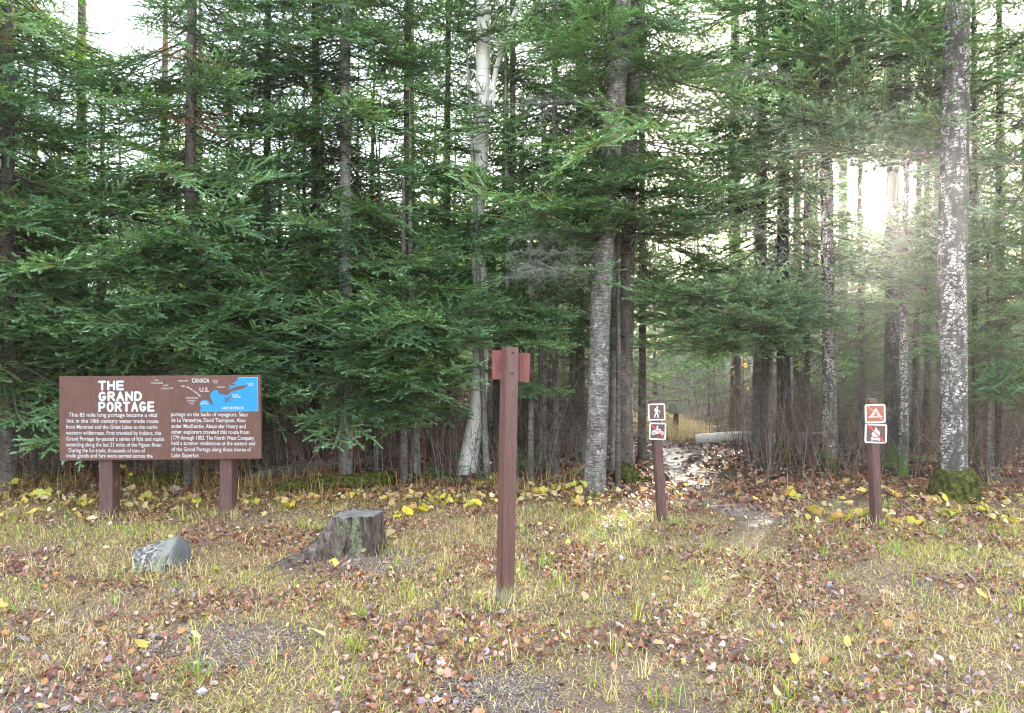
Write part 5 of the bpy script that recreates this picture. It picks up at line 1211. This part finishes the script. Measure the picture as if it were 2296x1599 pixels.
for (u, v, h, n, s, lb) in (
    (1072, 1112, .14, 4, .15, 'plant with a large bright yellow leaf left of the tall post'), (1062, 1140, .08, 5, .13, 'low cluster of pale yellow leaves close left of the tall post'),
    (985, 1132, .1, 6, .14, 'yellow-leaved plant between the stump and the tall post'), (935, 1152, .08, 6, .14, 'wide patch of yellow leaves halfway from stump to tall post'),
    (905, 1160, .06, 4, .12, 'small yellow plant just right of the stump'), (1210, 1112, .1, 7, .13, 'yellow-leaved plant right of the tall post'), (1255, 1108, .1, 6, .13, 'drooping yellow leaves in front of the small fir saplings'),
    (1308, 1120, .22, 5, .13, 'upright plant of hanging yellow leaves at the foot of the big grey birch'), (1300, 1138, .06, 5, .12, 'low yellow plant before the big grey birch'),
    (770, 1128, .1, 4, .11, 'small yellow plant showing just over the stump'), (690, 1132, .12, 5, .11, 'yellow plant left of the stump top'), (640, 1140, .1, 5, .11, 'yellow plant halfway between the sign leg and the stump'),
    (560, 1145, .12, 6, .1, 'yellow weeds by the right leg of the wooden sign'), (430, 1140, .12, 6, .1, 'yellow weeds between the two sign legs, nearer the right one'), (330, 1135, .12, 6, .1, 'yellow weeds between the two sign legs, nearer the left one'),
    (280, 1100, .3, 4, .07, 'thin weed with yellow leaves beside the left sign leg'), (425, 1060, .3, 4, .06, 'thin weed with golden leaves rising behind the sign between its legs'), (190, 1140, .12, 6, .1, 'yellow weeds left of the left sign leg'),
    (90, 1130, .15, 6, .1, 'yellow weeds in the dry grass near the left edge'), (25, 1110, .15, 5, .1, 'yellow weed at the very left edge'),
    (1890, 1170, .06, 6, .13, 'yellow leaves left of the tent sign post'), (1930, 1160, .08, 5, .14, 'bright yellow leaves touching the tent sign post'), (2030, 1180, .06, 6, .13, 'yellow plant right of the tent sign post'),
    (2140, 1165, .08, 7, .14, 'yellow plant in front of the mossy foot of the thick pale trunk'), (2200, 1150, .08, 6, .13, 'yellow plant right of the mossy foot'), (2270, 1175, .06, 5, .14, 'bright yellow leaves at the right edge'),
    (1830, 1155, .06, 5, .12, 'small yellow plant on the bank right of the trail'), (1770, 1120, .08, 5, .11, 'yellow leaves beside the right bank of the trail'), (2100, 1130, .08, 5, .12, 'yellow plant left of the mossy foot'), (2010, 1120, .08, 5, .11, 'yellow leaves behind the tent sign post'),
    (1660, 855, .9, 0, .1, '')):
    if lb: plant(u, v, h, n, s, lb)
b = Vector(((1665 - 1148) / F * 13, 13, 0)); b.z = H(b.x, b.y)
e = empty('orange_sapling', b, 'bare sapling with a few orange leaves left of the black-barked trunk', 'sapling'); o = link('stem', STEM, e); o.scale = (.8, .8, 1.9)
for k in range(9):
    l = link('leaf', YL[4], e); l.location = (rl.normal(0, .14), rl.normal(0, .1), rl.uniform(1.0, 1.85)); l.scale = (.1,) * 3; l.rotation_euler = (rl.normal(1.2, .4), rl.normal(0, .4), rl.uniform(0, 6.28))

# ------------------------------------------------------------- thin haze volume added to imitate the glare round the sun
bm = bmesh.new(); box(bm, Vector((0, 65, 7.5)), (346, 256, 21.0))
hm = bpy.data.materials.new('haze'); hm.use_nodes = True; t = hm.node_tree; t.nodes.clear()
pv = t.nodes.new('ShaderNodeVolumePrincipled'); pv.inputs['Color'].default_value = (.95, .96, 1, 1); pv.inputs['Density'].default_value = 0.0013; pv.inputs['Anisotropy'].default_value = 0.8
om = t.nodes.new('ShaderNodeOutputMaterial'); t.links.new(pv.outputs[0], om.inputs['Volume'])
tag(bm_obj('haze', bm, hm), kind='stuff', label='thin haze added to give the low sun its glow', cat='haze')
